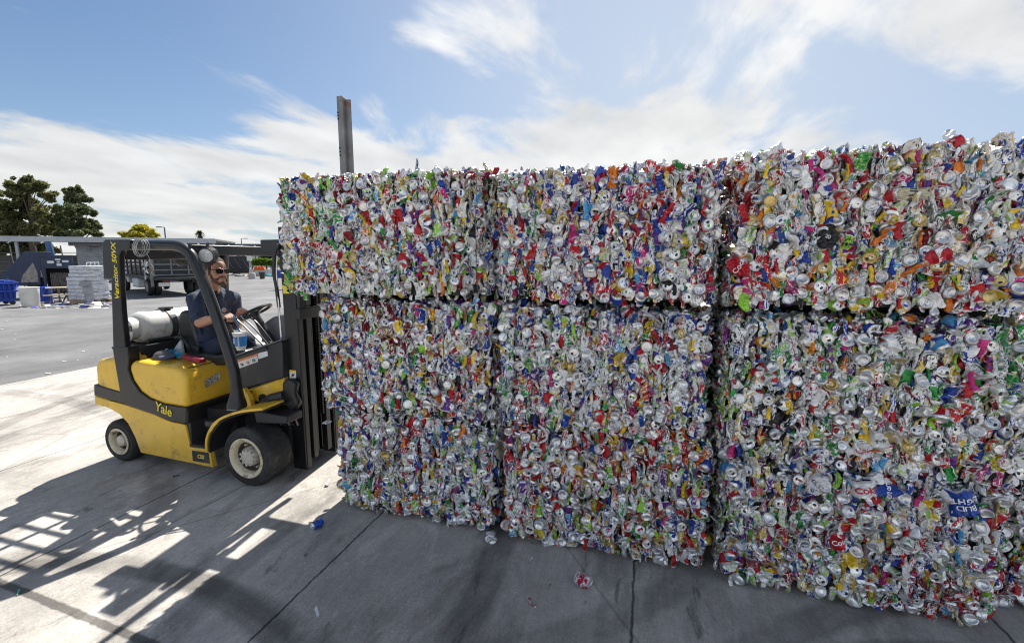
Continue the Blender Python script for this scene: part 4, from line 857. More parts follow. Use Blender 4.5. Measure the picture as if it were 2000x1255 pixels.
p = gp(263, 697, hz); jc = thing('oil_jug', tuple(p), 'small yellow jug with black cap beside the rear pillar of the forklift', 'jug'); MB().lathe([(.0, 0), (.05, 0), (.055, .02), (.045, .045), (.02, .06), (.02, .075)], Matrix.Translation(p), 18).build('jug_body', YEL, jc, smooth=True); MB().lathe([(.024, .072), (.024, .1), (0, .1)], Matrix.Translation(p), 14).build('jug_cap', BLK, jc)
# drink cup on the dash
cb = at(471, 683, 3.34); BLU = mat('blue printed cup', (.02, .22, .55), .4, 0, var=.04); CUPW = mat('white foam cup', (.78, .78, .77), .5, 0, var=.04)
cu = thing('drink_cup', tuple(cb), 'large blue and white drink cup with a blue straw on the forklift dash', 'cup'); Mc = Matrix.Translation(cb)
MB().lathe([(.0, 0), (.036, 0), (.038, .012), (.044, .03), (.048, .035), (.0585, .145), (.060, .152), (.063, .158), (.060, .163), (.0, .163)], Mc, 32).build('cup_body', CUPW, cu, smooth=True)
MB().lathe([(.0489, .04), (.0578, .133), (.0583, .133), (.0494, .04)], Mc, 32).build('cup_print', BLU, cu, smooth=True)
MB().lathe([(.056, .158), (.064, .16), (.064, .168), (.05, .172), (0, .172)], Mc, 32).build('cup_lid', CUPW, cu, smooth=True)
MB().tube([Mc @ Vector((.002, 0, .16)), Mc @ Vector((-.012, -.01, .25)), Mc @ Vector((-.035, -.02, .33))], .0055, 8).build('straw', BLU, cu)
dirc = Vector((0.28, -1, 0)).normalized()
for i, (tx_, zz, sz) in enumerate((('GO', .105, .030), ('BIG', .078, .034))):
    text('cup_lettering', tx_, Mc @ Vector((dirc.x * .056 - .018, dirc.y * (.0555 - .004 * i), zz)), (1, .12, 0), (-.02, -.07, 1), sz, CUPW, cu, bold=.0008)
MB().prism([(-.004 + cb[0] + .026, cb[2] + .042), (.004 + cb[0] + .026, cb[2] + .042), (.004 + cb[0] + .031, cb[2] + .132), (-.003 + cb[0] + .031, cb[2] + .132)], cb[1] - .0532, cb[1] - .04).build('cup_stripe', CUPW, cu)

# ------------------------------------------------------------------ driver
SKIN = mat('sunburnt skin', (.44, .235, .16), .5, 0, var=.10, scale=30, dirt=(.40, .16, .11), dscale=14, dlo=.5, dhi=.72, bump=.08, bscale=160)
HAIR = mat('brown hair', (.055, .036, .024), .7, 0, var=.45, scale=60, bump=.9, bscale=220, stretch=(1, 1, .25))
BEARD = mat('short brown beard', (.15, .088, .056), .85, 0, var=.5, scale=90, bump=.9, bscale=300)
SHIRT = mat('navy work shirt', (.022, .034, .070), .8, 0, var=.22, scale=18, bump=.5, bscale=26)
TEE = mat('black undershirt', (.010, .011, .014), .85, 0, var=.2)
JEAN = mat('dark blue jeans', (.014, .022, .048), .85, 0, var=.35, scale=20, bump=.5, bscale=30)
SHADES = mat('dark glossy glasses', (.004, .004, .005), .22, 0, var=.05, spec=.25)
BOOT = mat('dark work boot', (.03, .022, .018), .7)
class Blob(MB):
    def cap(s, a, b, ra, rb, seg=16):
        a, b = Vector(a), Vector(b); z = b - a
        if z.length < 1e-5: return s.ball(a, ra, seg)
        M = frame(a, z.orthogonal(), z); L_ = z.length; pr = []
        for i in range(7): t = math.pi / 2 * (1 - i / 6); pr.append((max(ra * math.cos(t), 1e-4), -ra * math.sin(t)))
        for i in range(1, 7): t = math.pi / 2 * i / 6; pr.append((max(rb * math.cos(t), 1e-4), L_ + rb * math.sin(t)))
        pr[6] = (ra, 0); pr.insert(7, (rb, L_)); return s.lathe(pr, M, seg)
    def chain(s, pts, rs, seg=16):
        for i in range(len(pts) - 1): s.cap(pts[i], pts[i + 1], rs[i], rs[i + 1], seg)
        return s
    def fuse(s, name, material, parent, vox, it=4):
        o = s.build(name, material, None, clean=False)
        m = o.modifiers.new('r', 'REMESH'); m.mode = 'VOXEL'; m.voxel_size = vox; m.adaptivity = 0
        if it: m = o.modifiers.new('s', 'SMOOTH'); m.factor = .5; m.iterations = it
        bpy.context.view_layer.update()
        me = bpy.data.meshes.new_from_object(o.evaluated_get(bpy.context.evaluated_depsgraph_get())); old = o.data; o.modifiers.clear(); o.data = me; bpy.data.meshes.remove(old); me.name = name
        if parent is not None:
            me.transform(Matrix.Translation(-off_of(parent))); o.parent = parent; OFF[o.name] = off_of(parent)
        for p in me.polygons: p.use_smooth = True
        return o
def V3(*a): return Vector(at(*a))
def driver():
    hd = Vector((.98, -.17, -.05)).normalized(); up = Vector((.06, .0, 1)).normalized(); rg = hd.cross(up).normalized(); up = rg.cross(hd)
    hc = V3(423, 531, 3.58)
    def h(r, f, u): return hc + (rg * r + hd * f + up * u) * 1.12
    HM = Matrix((rg, hd, up)).transposed() * 1.12
    shN, shF = V3(380, 585, 3.50), V3(456, 582, 3.95)
    neck = V3(414, 561, 3.70); chest = V3(414, 612, 3.74); belly = V3(404, 656, 3.75); hip = V3(398, 690, 3.76)
    elN, wrN = V3(391, 630, 3.40), V3(431, 618, 3.40)
    elF, wrF = V3(463, 637, 3.98), V3(470, 607, 3.70)
    hipN, hipF = V3(392, 692, 3.62), V3(415, 690, 3.95)
    knN, knF = V3(457, 664, 3.56), V3(482, 664, 3.92); anN, anF = V3(478, 760, 3.62), V3(500, 760, 3.95)
    root = thing('person', (hip.x, hip.y, 0), 'bearded man in navy work shirt and dark sunglasses driving the forklift', 'person')
    b = Blob()
    # head
    b.ball(h(0, -.012, .045), (.074, .094, .082), 24, HM); b.ball(h(0, .02, -.01), (.064, .074, .09), 20, HM); b.ball(h(0, .045, -.07), (.046, .045, .04), 16, HM); b.ball(h(0, .072, -.088), (.026, .02, .022), 14, HM)
    b.cap(h(0, .088, .024), h(0, .110, -.016), .010, .0145, 12); 
    for s_ in (-1, 1):
        b.ball(h(s_ * .014, .098, -.017), .009, 10); b.cap(h(s_ * .02, .083, .034), h(s_ * .05, .068, .032), .011, .010, 10); b.ball(h(s_ * .042, .058, -.01), (.024, .022, .022), 12, HM)
        b.ball(h(s_ * .077, -.006, .0), (.008, .020, .031), 12, HM); b.ball(h(s_ * .078, .001, -.022), (.007, .010, .012), 10, HM)
    b.cap(h(-.018, .083, -.048), h(.018, .083, -.048), .0075, .0075, 10); b.cap(h(-.015, .083, -.060), h(.015, .083, -.060), .0085, .0085, 10)
    b.chain([h(0, -.03, -.03), neck, neck + Vector((-.02, 0, -.08))], [.066, .072, .09])
    b.chain([chest, belly, hip], [.13, .14, .14]); b.cap(shN, shF, .07, .07); b.chain([neck + Vector((0, 0, -.06)), chest], [.09, .13])
    # arms
    b.chain([shN, elN], [.062, .05]); b.chain([elN, elN.lerp(wrN, .35), wrN], [.049, .047, .031]); b.chain([shF, elF], [.062, .048]); b.chain([elF, elF.lerp(wrF, .35), wrF], [.048, .046, .031])
    # hands
    def hand(wr, fwd, palm, side):   # side = direction of the thumb
        fwd, palm, side = fwd.normalized(), palm.normalized(), side.normalized()
        c = wr + fwd * .055; b.cap(wr, wr + fwd * .03, .027, .030, 12)
        for k in range(4): b.cap(wr + fwd * .02 + side * (.026 - .0175 * k), wr + fwd * .082 + side * (.030 - .020 * k), .0150, .0115, 10)
        for k, ln in enumerate((.040, .045, .042, .032)):
            p0 = wr + fwd * .086 + side * (.030 - .020 * k); p1 = p0 + (fwd * .62 + palm * .62).normalized() * ln; p2 = p1 + (palm * .95 - fwd * .18).normalized() * ln * .68; p3 = p2 + (palm * .35 - fwd * .9).normalized() * ln * .5
            b.chain([p0, p1, p2, p3], [.0108, .0098, .0090, .0080], 10)
        t0 = wr + fwd * .028 + side * .028 + palm * .006; t1 = t0 + (side * .55 + fwd * .6 + palm * .35).normalized() * .036; t2 = t1 + (fwd * .7 + palm * .7 - side * .15).normalized() * .032; t3 = t2 + (fwd * .4 + palm * .8 - side * .3).normalized() * .022
        b.chain([t0, t1, t2, t3], [.0145, .012, .0108, .0092], 10)
    hand(wrN, V3(448, 615, 3.40) - wrN, Vector((.25, .25, -1)), Vector((.1, 1, .35)))
    hand(wrF, Vector((.72, -.35, .22)), Vector((.45, .1, -1)), Vector((-.2, -.9, .4)))
    b.chain([hipN, knN, anN], [.09, .062, .045]); b.chain([hipF, knF, anF], [.09, .062, .045])
    body = b.fuse('body', SKIN, root, .0048, 3)
    # hair: back, sides and thin top with a receding front
    q = Blob(); q.ball(h(0, -.022, .058), (.079, .094, .081), 24, HM); q.ball(h(0, -.05, .0), (.074, .062, .074), 20, HM)
    for s_ in (-1, 1): q.ball(h(s_ * .058, -.004, .045), (.021, .038, .040), 14, HM); q.cap(h(s_ * .070, .010, .028), h(s_ * .072, .012, -.005), .008, .007, 8)
    q.ball(h(0, -.10, .02), (.028, .028, .03), 12, HM)
    rr_ = random.Random(4)
    for i in range(60): 
        a = rr_.uniform(0, 6.28); t = rr_.uniform(.1, 1.35); p = Vector((.075 * math.sin(t) * math.cos(a), .086 * math.sin(t) * math.sin(a) - .03, .078 * math.cos(t) + .056)); q.cap(h(*p), h(p.x * 1.04, p.y - .012, p.z + .002), .007, .003, 6)
    q.fuse('hair', HAIR, body, .005, 1)
    # beard and moustache
    q = Blob()
    for s_ in (-1, 1):
        q.chain([h(s_ * .068, .014, -.012), h(s_ * .064, .028, -.05), h(s_ * .048, .052, -.085), h(s_ * .02, .077, -.102)], [.006, .012, .014, .015], 10); q.cap(h(s_ * .048, .055, -.068), h(s_ * .036, .074, -.056), .016, .010, 10); q.chain([h(s_ * .004, .093, -.036), h(s_ * .022, .086, -.039), h(s_ * .034, .074, -.048)], [.0065, .007, .006], 8)
    q.ball(h(0, .078, -.09), (.024, .017, .018), 12, HM); q.cap(h(-.02, .06, -.104), h(.02, .06, -.104), .015, .015, 10)
    for i in range(70): 
        s_ = rr_.choice((-1, 1)); t = rr_.random(); p = Vector((s_ * (.066 - .06 * t), .02 + .062 * t, -.055 - .05 * t + rr_.uniform(-.02, .02))); q.cap(h(*p), h(p.x * 1.05, p.y + .004, p.z - .006), .007, .003, 6)
    q.fuse('beard', BEARD, body, .005, 1)
    # sunglasses
    g = MB()
    for s_ in (-1, 1):
        pts = [(s_ * .006, .108, .028), (s_ * .030, .105, .031), (s_ * .058, .092, .030), (s_ * .060, .090, .010), (s_ * .050, .094, -.006), (s_ * .022, .104, -.008), (s_ * .008, .108, .006)]
        n = len(pts); v = [h(x, y, z) for x, y, z in pts] + [h(x, y - .006, z) for x, y, z in pts]; g.add(v, [tuple(range(n)), tuple(range(2 * n - 1, n - 1, -1))] + [(i, (i + 1) % n, (i + 1) % n + n, i + n) for i in range(n)])
        g.tube([h(s_ * .058, .092, .026), h(s_ * .074, .055, .025), h(s_ * .080, -.005, .022), h(s_ * .078, -.03, .008)], .0045, 6, flat=1)
    g.tube([h(-.058, .094, .030), h(-.02, .108, .031), h(.02, .108, .031), h(.058, .094, .030)], .004, 6); g.build('sunglasses', SHADES, body, bevel=.001)
    # shirt
    q = Blob(); q.chain([neck + Vector((-.015, 0, -.105)), chest, belly, hip + Vector((0, 0, .03))], [.115, .165, .18, .165], 24); q.chain([shN, neck + Vector((-.02, 0, -.10)), shF], [.076, .105, .076]); q.chain([shN + Vector((0, .05, 0)), neck + Vector((-.035, 0, -.045)), shF + Vector((0, -.05, 0))], [.085, .082, .085])
    q.ball(chest + Vector((.0, 0, .05)), (.13, .24, .14), 20); q.ball(belly + Vector((.05, 0, .0)), (.16, .20, .14), 20)
    slN, slF = shN.lerp(elN, .80), shF.lerp(elF, .78); q.chain([shN, slN], [.074, .070]); q.chain([shF, slF], [.074, .070])
    for (c0, c1, r0) in ((shN + Vector((.05, -.05, -.03)), belly + Vector((.12, -.16, .05)), .02), (shN + Vector((.1, .0, -.02)), belly + Vector((.15, -.05, .0)), .018), (belly + Vector((.1, -.17, -.02)), hip + Vector((.13, -.13, .06)), .026), (belly + Vector((-.05, -.17, .02)), hip + Vector((.1, -.16, .05)), .024), (slN + Vector((-.03, -.05, .04)), slN + Vector((.06, -.05, .08)), .014), (chest + Vector((.13, .1, .05)), belly + Vector((.16, .06, .02)), .018)): q.cap(c0, c1, r0, r0 * .6, 8)
    sh = q.fuse('shirt', SHIRT, body, .0085, 4)
    for el, s_l in ((elN, shN), (elF, shF)):
        d = (el - s_l).normalized(); c = s_l.lerp(el, .86); MB().tube([c - d * .02, c + d * .004], [.069, .071], 18).build('sleeve_hem', SHIRT, sh, smooth=True)
    fwd = Vector((.85, -.42, 0)).normalized(); sd = Vector((-.42, -.85, 0)).normalized()
    nb = neck + Vector((.0, 0, -.045))
    for s_ in (-1, 1):
        a0, a1, a2, a3 = nb - fwd * .06 + sd * s_ * .05 + Vector((0, 0, .03)), nb + sd * s_ * .092 + Vector((0, 0, .005)), nb + fwd * .11 + sd * s_ * .065 + Vector((0, 0, -.06)), nb + fwd * .115 + sd * s_ * .015 + Vector((0, 0, -.05))
        m = MB().add([a0, a1, a2, a3, nb + fwd * .06 + sd * s_ * .055 + Vector((0, 0, .012)), nb - fwd * .03 + sd * s_ * .072 + Vector((0, 0, .035))], [(0, 1, 5), (5, 1, 4), (1, 2, 4), (4, 2, 3)]); o = m.build('collar', SHIRT, sh); md = o.modifiers.new('t', 'SOLIDIFY'); md.thickness = .008
    t = Blob().ball(nb + fwd * .045 + Vector((0, 0, -.03)), (.068, .062, .055), 14); t.fuse('undershirt', TEE, body, .007, 1)
    bp_ = chest + fwd * .165 + sd * -.07 + Vector((0, 0, .045)); Mb = frame(bp_, Vector((.42, .85, 0)), fwd + Vector((0, 0, .1)))
    bd = MB().lathe([(.022, -.02), (.022, .006), (.0, .007)], Mb, 18).build('badge', WHT, sh); MB().lathe([(.013, .0062), (.013, .0082), (0, .0085)], Mb, 12).build('badge_centre', ORG, bd)
    MB().tube(arc([nb + fwd * .115 + Vector((0, 0, -.06)), chest + fwd * .182 + Vector((0, 0, .03)), belly + fwd * .19 + Vector((0, 0, .03))]), .006, 6).build('button_placket', SHIRT, sh)
    # trousers and boots
    q = Blob(); q.chain([hip + Vector((0, 0, .03)), hip + Vector((0, 0, -.03))], [.165, .15]); q.chain([hipN, hipN.lerp(knN, .5), knN, knN.lerp(anN, .5), anN], [.115, .10, .083, .072, .068]); q.chain([hipF, knF, anF], [.115, .083, .065]); q.cap(hipN, hipF, .12, .12)
    q.cap(hipN.lerp(knN, .3) + Vector((0, -.08, .05)), hipN.lerp(knN, .75) + Vector((0, -.06, .055)), .02, .012, 8); q.cap(knN + Vector((-.05, -.05, .05)), knN + Vector((0, -.06, -.02)), .018, .012, 8)
    q.fuse('trousers', JEAN, body, .008, 3)
    for an in (anN, anF): Blob().chain([an + Vector((-.04, 0, -.03)), an + Vector((.06, 0, -.05)), an + Vector((.17, 0, -.06))], [.05, .048, .04], 12).fuse('boot', BOOT, body, .008, 2)
driver()

# ------------------------------------------------------------------ background yard
HR = RT; 
def bgM(px, py, D, yaw=0.):     # frame standing at a measured spot: x across the view, y away, z up
    p = Vector(far(px, py, D)); return Matrix.Translation(p) @ Matrix.Rotation(YAW + yaw, 4, 'Z')
def gD(py): return H * 898.5 / (py - 504)      # distance of a ground point seen at row py
SHEDW = mat('corrugated grey wall', (.42, .43, .45), .6, .1, var=.10, scale=2, dirt=(.15, .15, .155), dscale=1.4)
FASC = mat('galvanised fascia', (.36, .38, .39), .45, .5, var=.12, scale=2, dirt=(.25, .26, .27), dscale=2)
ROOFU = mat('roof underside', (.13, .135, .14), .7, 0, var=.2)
POSTM = mat('painted grey post', (.35, .37, .39), .5, 0, var=.1)
GALV = mat('galvanised pipe', (.38, .39, .40), .45, .6, var=.1)
def shed():
    zt = 3.85; A = Vector(gp(-160, 458.5, zt)); B = Vector(gp(421, 466, zt)); d = (B - A).normalized(); L_ = (B - A).length; n = Vector((-d.y, d.x, 0))
    if n.dot(Vector((A.x, A.y, 0))) < 0: n = -n
    r = thing('shed', tuple((A + B) / 2 * 1 - Vector((0, 0, zt))), 'long open-fronted metal shed with corrugated back wall and galvanised fascia', 'shed')
    M = Matrix((d, n, Vector((0, 0, 1)))).transposed().to_4x4(); M.translation = Vector((A.x, A.y, 0))
    MB().box((-1, -.12, zt - .46), (L_, 0, zt), M).build('fascia', FASC, r, bevel=.03)
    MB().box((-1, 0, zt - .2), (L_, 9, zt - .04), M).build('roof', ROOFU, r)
    wx0 = L_ * .45; b = MB(); nrib = 22
    for i in range(nrib):
        z0 = i * (zt - .25) / nrib; h_ = (zt - .25) / nrib; b.add([M @ Vector(p) for p in ((wx0, 1.5, z0), (L_ - .3, 1.5, z0), (L_ - .3, 1.43, z0 + h_ * .45), (wx0, 1.43, z0 + h_ * .45), (L_ - .3, 1.5, z0 + h_), (wx0, 1.5, z0 + h_))], [(0, 1, 2, 3), (3, 2, 4, 5)])
    b.box((wx0, 1.52, 0), (L_ - .3, 1.6, zt - .2), M); b.build('corrugated_wall', SHEDW, r)
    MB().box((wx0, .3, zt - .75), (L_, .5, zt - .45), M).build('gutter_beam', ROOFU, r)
    for f_ in (.285, .62, .99): MB().box((L_ * f_ - .09, .05, 0), (L_ * f_ + .09, .23, zt - .2), M).build('shed_post', POSTM, r)
    for i in range(9): x = wx0 + .6 + i * (L_ - wx0) / 9; MB().box((x, 1.0, zt - .82), (x + .5, 1.4, zt - .77), M).build('wall_vent', FASC, r)
    # pipe fence under the roof at the left
    f = thing('pipe_fence', tuple(M @ Vector((L_ * .2, 4, 0))), 'galvanised pipe rail fence with mesh under the shed roof', 'fence')
    for z in (.9, 1.7, 2.5): MB().tube([M @ Vector((-1, 4, z)), M @ Vector((wx0, 4, z))], .035, 6).build('rail', GALV, f)
    for x in np.linspace(0, wx0 - .2, 6): MB().tube([M @ Vector((x, 4, 0)), M @ Vector((x - .2, 4, 3.2))], .05, 6).build('fence_post', GALV, f)
    MB().box((-1, 4.12, 0), (wx0, 4.16, 2.3), M).build('screen', mat('dusty fence screen', (.14, .135, .125), .9, 0, var=.2), f)
shed()
NAVY = mat('navy machine paint', (.022, .035, .075), .45, 0, var=.25, scale=3, dirt=(.06, .055, .05), dscale=4, dlo=.56, dhi=.72)
NAVY2 = mat('lighter blue paint', (.045, .11, .24), .45, 0, var=.15, scale=3)
PXM = lambda D: D / 898.5
TH = lambda px: math.atan((1000 - px) / 898.5)
def baler():
    D = 23.5; s = PXM(D); th = TH(100); sx = s * math.cos(th); M = bgM(92, 504 + H / D * 898.5, D, th)
    r = thing('baling_machine', tuple(M.translation), 'dark blue baling machine with a sloping hopper chute under the shed roof', 'machine')
    def q(px, py): return ((px - 92) * sx, (504 - py) * s + H)
    x1, z1 = q(154, 500)
    b = MB()
    for x in (q(90, 0)[0], q(148, 0)[0]): b.box((x, 0, 0), (x + 6 * sx, .5, z1), M)
    b.box((q(90, 0)[0], .01, q(0, 524)[1]), (q(153, 0)[0], 2.2, z1), M); b.build('bale_chamber', NAVY, r, bevel=.02)
    MB().box((q(97, 0)[0], .6, .2), (q(150, 0)[0], .7, q(0, 522)[1]), M).build('chamber_back', DKI, r)
    b = MB()
    for i in range(12): x = q(104 + i * 3.2, 0)[0]; b.box((x, .42, .3), (x + .045, .5, q(0, 533)[1]), M)
    b.build('grate', STL2, r)
    MB().box((q(90, 0)[0] - .03, -.03, z1 - .02), (q(154, 0)[0], .5, z1 + .05), M).build('top_frame', NAVY, r)
    for (a, b_, c, d) in ((102, 509, 115, 514), (118, 505, 129, 508), (132, 508, 145, 512), (121, 510, 127, 512.5), (120, 514, 130, 519)): x, z = q(a, d); X, Z = q(c, b_); MB().box((x, -.006, z), (X, .011, Z), M).build('sign_plate', WHT, r)
    hop = [q(60, 491), q(112, 491), q(112, 510), q(84, 530), q(84, 556), q(44, 556), q(-8, 556), q(-16, 543), q(20, 531)]
    MB().prism([(0, 0)], 0, 0) if False else None
    b = MB(); b.prism(hop, .1, 1.3); 
    for i, p in enumerate(b.v): b.v[i] = tuple(M @ Vector(p))
    b.build('hopper_chute', NAVY, r, bevel=.02)
    inn = [q(74, 512), q(80, 530), q(80, 550), q(46, 550), q(52, 536)]
    b = MB(); b.prism(inn, .07, .1); b.v = [tuple(M @ Vector(p)) for p in b.v]; b.build('chute_opening', mat('pale scrap paper', (.3, .27, .24), .9, 0, var=.4, scale=8), r)
    MB().tube([M @ Vector((q(113, 0)[0], 1.2, q(0, 500)[1] - .1)), M @ Vector((q(109, 0)[0], 1.2, q(0, 472)[1] + .05))], .14, 14).build('exhaust_pipe', NAVY2, r, smooth=True)
    for px in (50, 55): MB().tube([M @ Vector((*[q(px + 3, 0)[0]], .3, 0)), M @ Vector((q(px, 0)[0], .3, q(0, 520)[1]))], .03, 6).build('ladder_rail', GALV, r)
    MB().box((q(76, 0)[0], .2, .5), (q(92, 0)[0], .8, q(0, 542)[1]), M).build('motor', DKI, r, bevel=.05)
    MB().box((q(58, 0)[0], .1, 0), (q(76, 0)[0], .7, q(0, 550)[1]), M).build('control_box', BLKP, r, bevel=.02)
baler()
WRAP = mat('stretch wrapped goods', (.55, .56, .57), .35, 0, var=.28, scale=4, stretch=(1, 1, 2.2), bump=.9, bscale=9, dirt=(.28, .28, .29), dscale=5, dlo=.54, dhi=.64)
CARD = mat('grey cartons', (.30, .30, .31), .7, 0, var=.3, scale=3)
PALW = mat('pallet wood', (.33, .25, .16), .8, 0, var=.3, scale=8)
def pallet():
    D = 20.8; s = PXM(D); M = bgM(168, 504 + H / D * 898.5, D, TH(170) + .5) @ Matrix.Translation((-.12, 0, 0)); r = thing('wrapped_pallet', tuple(M.translation), 'tall pallet of cartons wrapped in white plastic beside the blue machine', 'pallet load')
    W = 1.12; Hh = 1.72
    b = MB(); n = 17
    for i in range(9):
        z0 = .16 + i * (Hh - .16) / 9; z1 = .16 + (i + 1) * (Hh - .16) / 9; j = random.uniform(-.03, .03); w_ = W * (1 - .012 * max(0, i - 5) ** 2); b.box((.02 + j + .02 * i * (i > 5), j, z0), (w_ + j, 1.0, z1 - .008), M)
    b.build('wrapped_stack', WRAP, r, bevel=.02, seg=2)
    b = MB()
    for (x, z, w_, h_) in ((.10, .05, .30, .36), (.06, .42, .34, .36), (-.04, .80, .42, .22)): b.box((x, -.10, z), (x + w_, .02, z + h_ - .015), M)
    b.build('carton', CARD, r, bevel=.01)
    b = MB()
    for k in range(7): b.box((.02 + k * .17, -.06, .11), ((.19 + k * .17), 1.0, .14), M)
    for k in range(3): b.box((.02 + k * .52, -.05, .0), (.14 + k * .52, .98, .11), M)
    b.build('pallet_base', PALW, r)
    b = MB()
    for k in range(3): b.tube([M @ Vector((.5 + k * .16, .3, Hh - .02)), M @ Vector((.5 + k * .16, .3, Hh + .13)), M @ Vector((.66 + k * .16, .3, Hh + .15)), M @ Vector((.66 + k * .16, .3, Hh))], .015, 6)
    b.build('wire_rack', WHT, r)
    b = MB()
    for k in range(16):
        z = .2 + k * .095 + random.uniform(-.03, .03); b.tube([M @ Vector((-.005 + W * .42, -.03, z)), M @ Vector((W * .7, -.035, z + random.uniform(-.08, .08))), M @ Vector((W + .02, -.01, z + random.uniform(-.1, .1)))], random.uniform(.008, .022), 5, flat=.6)
    b.build('wrap_folds', mat('bunched stretch film', (.72, .73, .74), .25, 0, var=.15), r)
pallet()
BLUEP = mat('blue plastic bin', (.012, .05, .34), .38, 0, var=.12, scale=4)
def cart():
    D = 19.6; s = PXM(D); th = TH(10); M = bgM(-16, 504 + H / D * 898.5, D, th + .25); r = thing('bin_cart', tuple(M.translation), 'blue plastic bin cart on small black wheels at the left edge', 'cart')
    W = 60 * s * math.cos(th); z0, z1 = .16, 1.0
    b = MB(); b.add([M @ Vector(p) for p in ((.08, 0.1, z0), (W - .1, .1, z0), (W - .1, 1, z0), (.08, 1, z0), (0, 0, z1), (W, 0, z1 - .02), (W, 1.1, z1 - .02), (0, 1.1, z1))], [(0, 3, 2, 1), (0, 1, 5, 4), (1, 2, 6, 5), (2, 3, 7, 6), (3, 0, 4, 7)]); o = b.build('bin', BLUEP, r, bevel=.03); md = o.modifiers.new('t', 'SOLIDIFY'); md.thickness = .03
    b = MB()
    for k in range(5): x = .1 + k * (W - .25) / 4; b.box((x, -.03, z0 + .12), (x + .04, .08, z1 - .06), M)
    b.box((-.03, -.04, z1 - .07), (W + .03, .03, z1), M); b.box((-.03, -.04, z0 + .42), (W, .06, z0 + .5), M); b.build('rib', BLUEP, r, bevel=.01)
    b = MB(); 
    for k in range(14): x = random.uniform(.1, W - .2); b.box((x, random.uniform(.1, .8), z1 - .15), (x + .3, random.uniform(.85, 1), z1 + random.uniform(-.02, .12)), M @ Matrix.Rotation(random.uniform(-.12, .12), 4, 'Y'))
    b.build('folded_boxes', BLUEP, r, bevel=.01)
    for x in (.15, W - .2):
        for y in (.15, .95): w_ = MB().lathe([(.09, -.03), (.1, -.02), (.1, .02), (.09, .03)], M @ Matrix.Translation((x, y, .1)) @ Matrix.Rotation(R(90), 4, 'X'), 14).build('wheel', RUB, r)
cart()
def drum():
    D = 19.6; M = bgM(61, 504 + H / D * 898.5, D); r = thing('white_drum', tuple(M.translation), 'wide white plastic drum with a flat rim beside the blue cart', 'drum'); DW = mat('dusty white plastic', (.62, .60, .55), .5, 0, var=.08, dirt=(.42, .39, .34), dscale=3)
    MB().lathe([(.28, 0), (.285, .02), (.30, .28), (.305, .29), (.31, .52), (.315, .53), (.325, .78), (.325, .82), (.31, .82), (.305, .7), (0, .7)], M, 32).build('drum_body', DW, r, smooth=True)
    MB().lathe([(.325, .795), (.34, .80), (.34, .825), (.325, .83)], M, 32).build('drum_rim', DW, r)
drum()
def table():
    D = 21.0; s = PXM(D); th = TH(115); M = bgM(92, 504 + H / D * 898.5, D, th); r = thing('sorting_bench', tuple(M.translation), 'weathered wooden bench with crossed legs in front of the blue machine', 'bench')
    WD = mat('weathered planks', (.42, .36, .28), .8, 0, var=.25, scale=9); W = 53 * s * math.cos(th)
    MB().box((0, 0, .66), (W, .7, .70), M).build('bench_top', WD, r); MB().box((-.1, -.35, .34), (W, -.05, .38), M).build('bench_seat', WD, r)
    for x in (.12, W * .45, W - .2): MB().box((x, -.1, 0), (x + .07, .0, .66), M).build('leg', STL2, r)
    for a, b_ in (((W * .5, .66), (W - .05, .05)), ((W - .05, .66), (W * .62, .05))): MB().tube([M @ Vector((a[0], .1, a[1])), M @ Vector((b_[0], .1, b_[1]))], .03, 6).build('brace', STL2, r)
    D2 = 21.6; M2 = bgM(88, 504 + H / D2 * 898.5, D2); r2 = thing('blue_barrel', tuple(M2.translation), 'blue plastic barrel standing behind the wooden bench', 'barrel'); MB().lathe([(.0, 0), (.27, 0), (.29, .05), (.29, .3), (.30, .33), (.29, .36), (.29, .62), (.27, .68), (0, .68)], M2, 24).build('barrel_body', BLUEP, r2, smooth=True); MB().lathe([(.285, .66), (.30, .67), (.30, .70), (.285, .71)], M2, 24).build('barrel_rim', BLUEP, r2)
table()
# rubble and litter on the ground by the machine (nobody could count it)
def litter(name, px0, px1, py0, py1, n, seed, cols, label, smax=.25):
    rgd = random.Random(seed); b = MB()
    for i in range(n):
        px = rgd.uniform(px0, px1); py = rgd.uniform(py0, py1); p = Vector(gp(px, py, -.01)); s_ = rgd.uniform(.04, smax)
        M = Matrix.Translation(p) @ Matrix.Rotation(rgd.uniform(0, 6.28), 4, 'Z') @ Matrix.Rotation(rgd.uniform(-.35, .35), 4, 'X')
        b.box((-s_, -s_ * rgd.uniform(.3, 1), 0), (s_, s_ * rgd.uniform(.3, 1), s_ * rgd.uniform(.08, .5)), M, rgd.randrange(len(cols)))
    o = b.build(name, cols, None, clean=False); o['kind'] = 'stuff'; return tag(o, label, 'litter')
L1, L2, L3, L4 = mat('paper scraps', (.6, .59, .56), .8), mat('brown board scraps', (.36, .27, .18), .85), mat('grey rubble', (.25, .25, .25), .9), mat('purple blue plastic scraps', (.09, .10, .36), .5)
litter('litter', 38, 215, 589, 602, 130, 3, [L1, L1, L2, L3, L4], 'scraps and rubble littering the ground below the blue machine', .16)
litter('rubble', 440, 536, 529, 540, 260, 5, [L1, L1, L3, L2, L3], 'pale rubble and broken boards spread at the far side of the yard', .55)
def scraps(n):
    rgd = random.Random(9); b = MB()
    for i in range(n):
        px, py = rgd.uniform(0, 540), rgd.uniform(545, 740); p = Vector(gp(px, py, -.011)); s_ = rgd.uniform(.01, .035); M = Matrix.Translation(p) @ Matrix.Rotation(rgd.uniform(0, 6.28), 4, 'Z'); b.box((-s_, -s_ * .6, 0), (s_, s_ * .6, s_ * .4), M)
    o = b.build('paper_scraps', L1, None, clean=False); o['kind'] = 'stuff'; tag(o, 'tiny white scraps scattered over the grey asphalt', 'litter')
scraps(60)

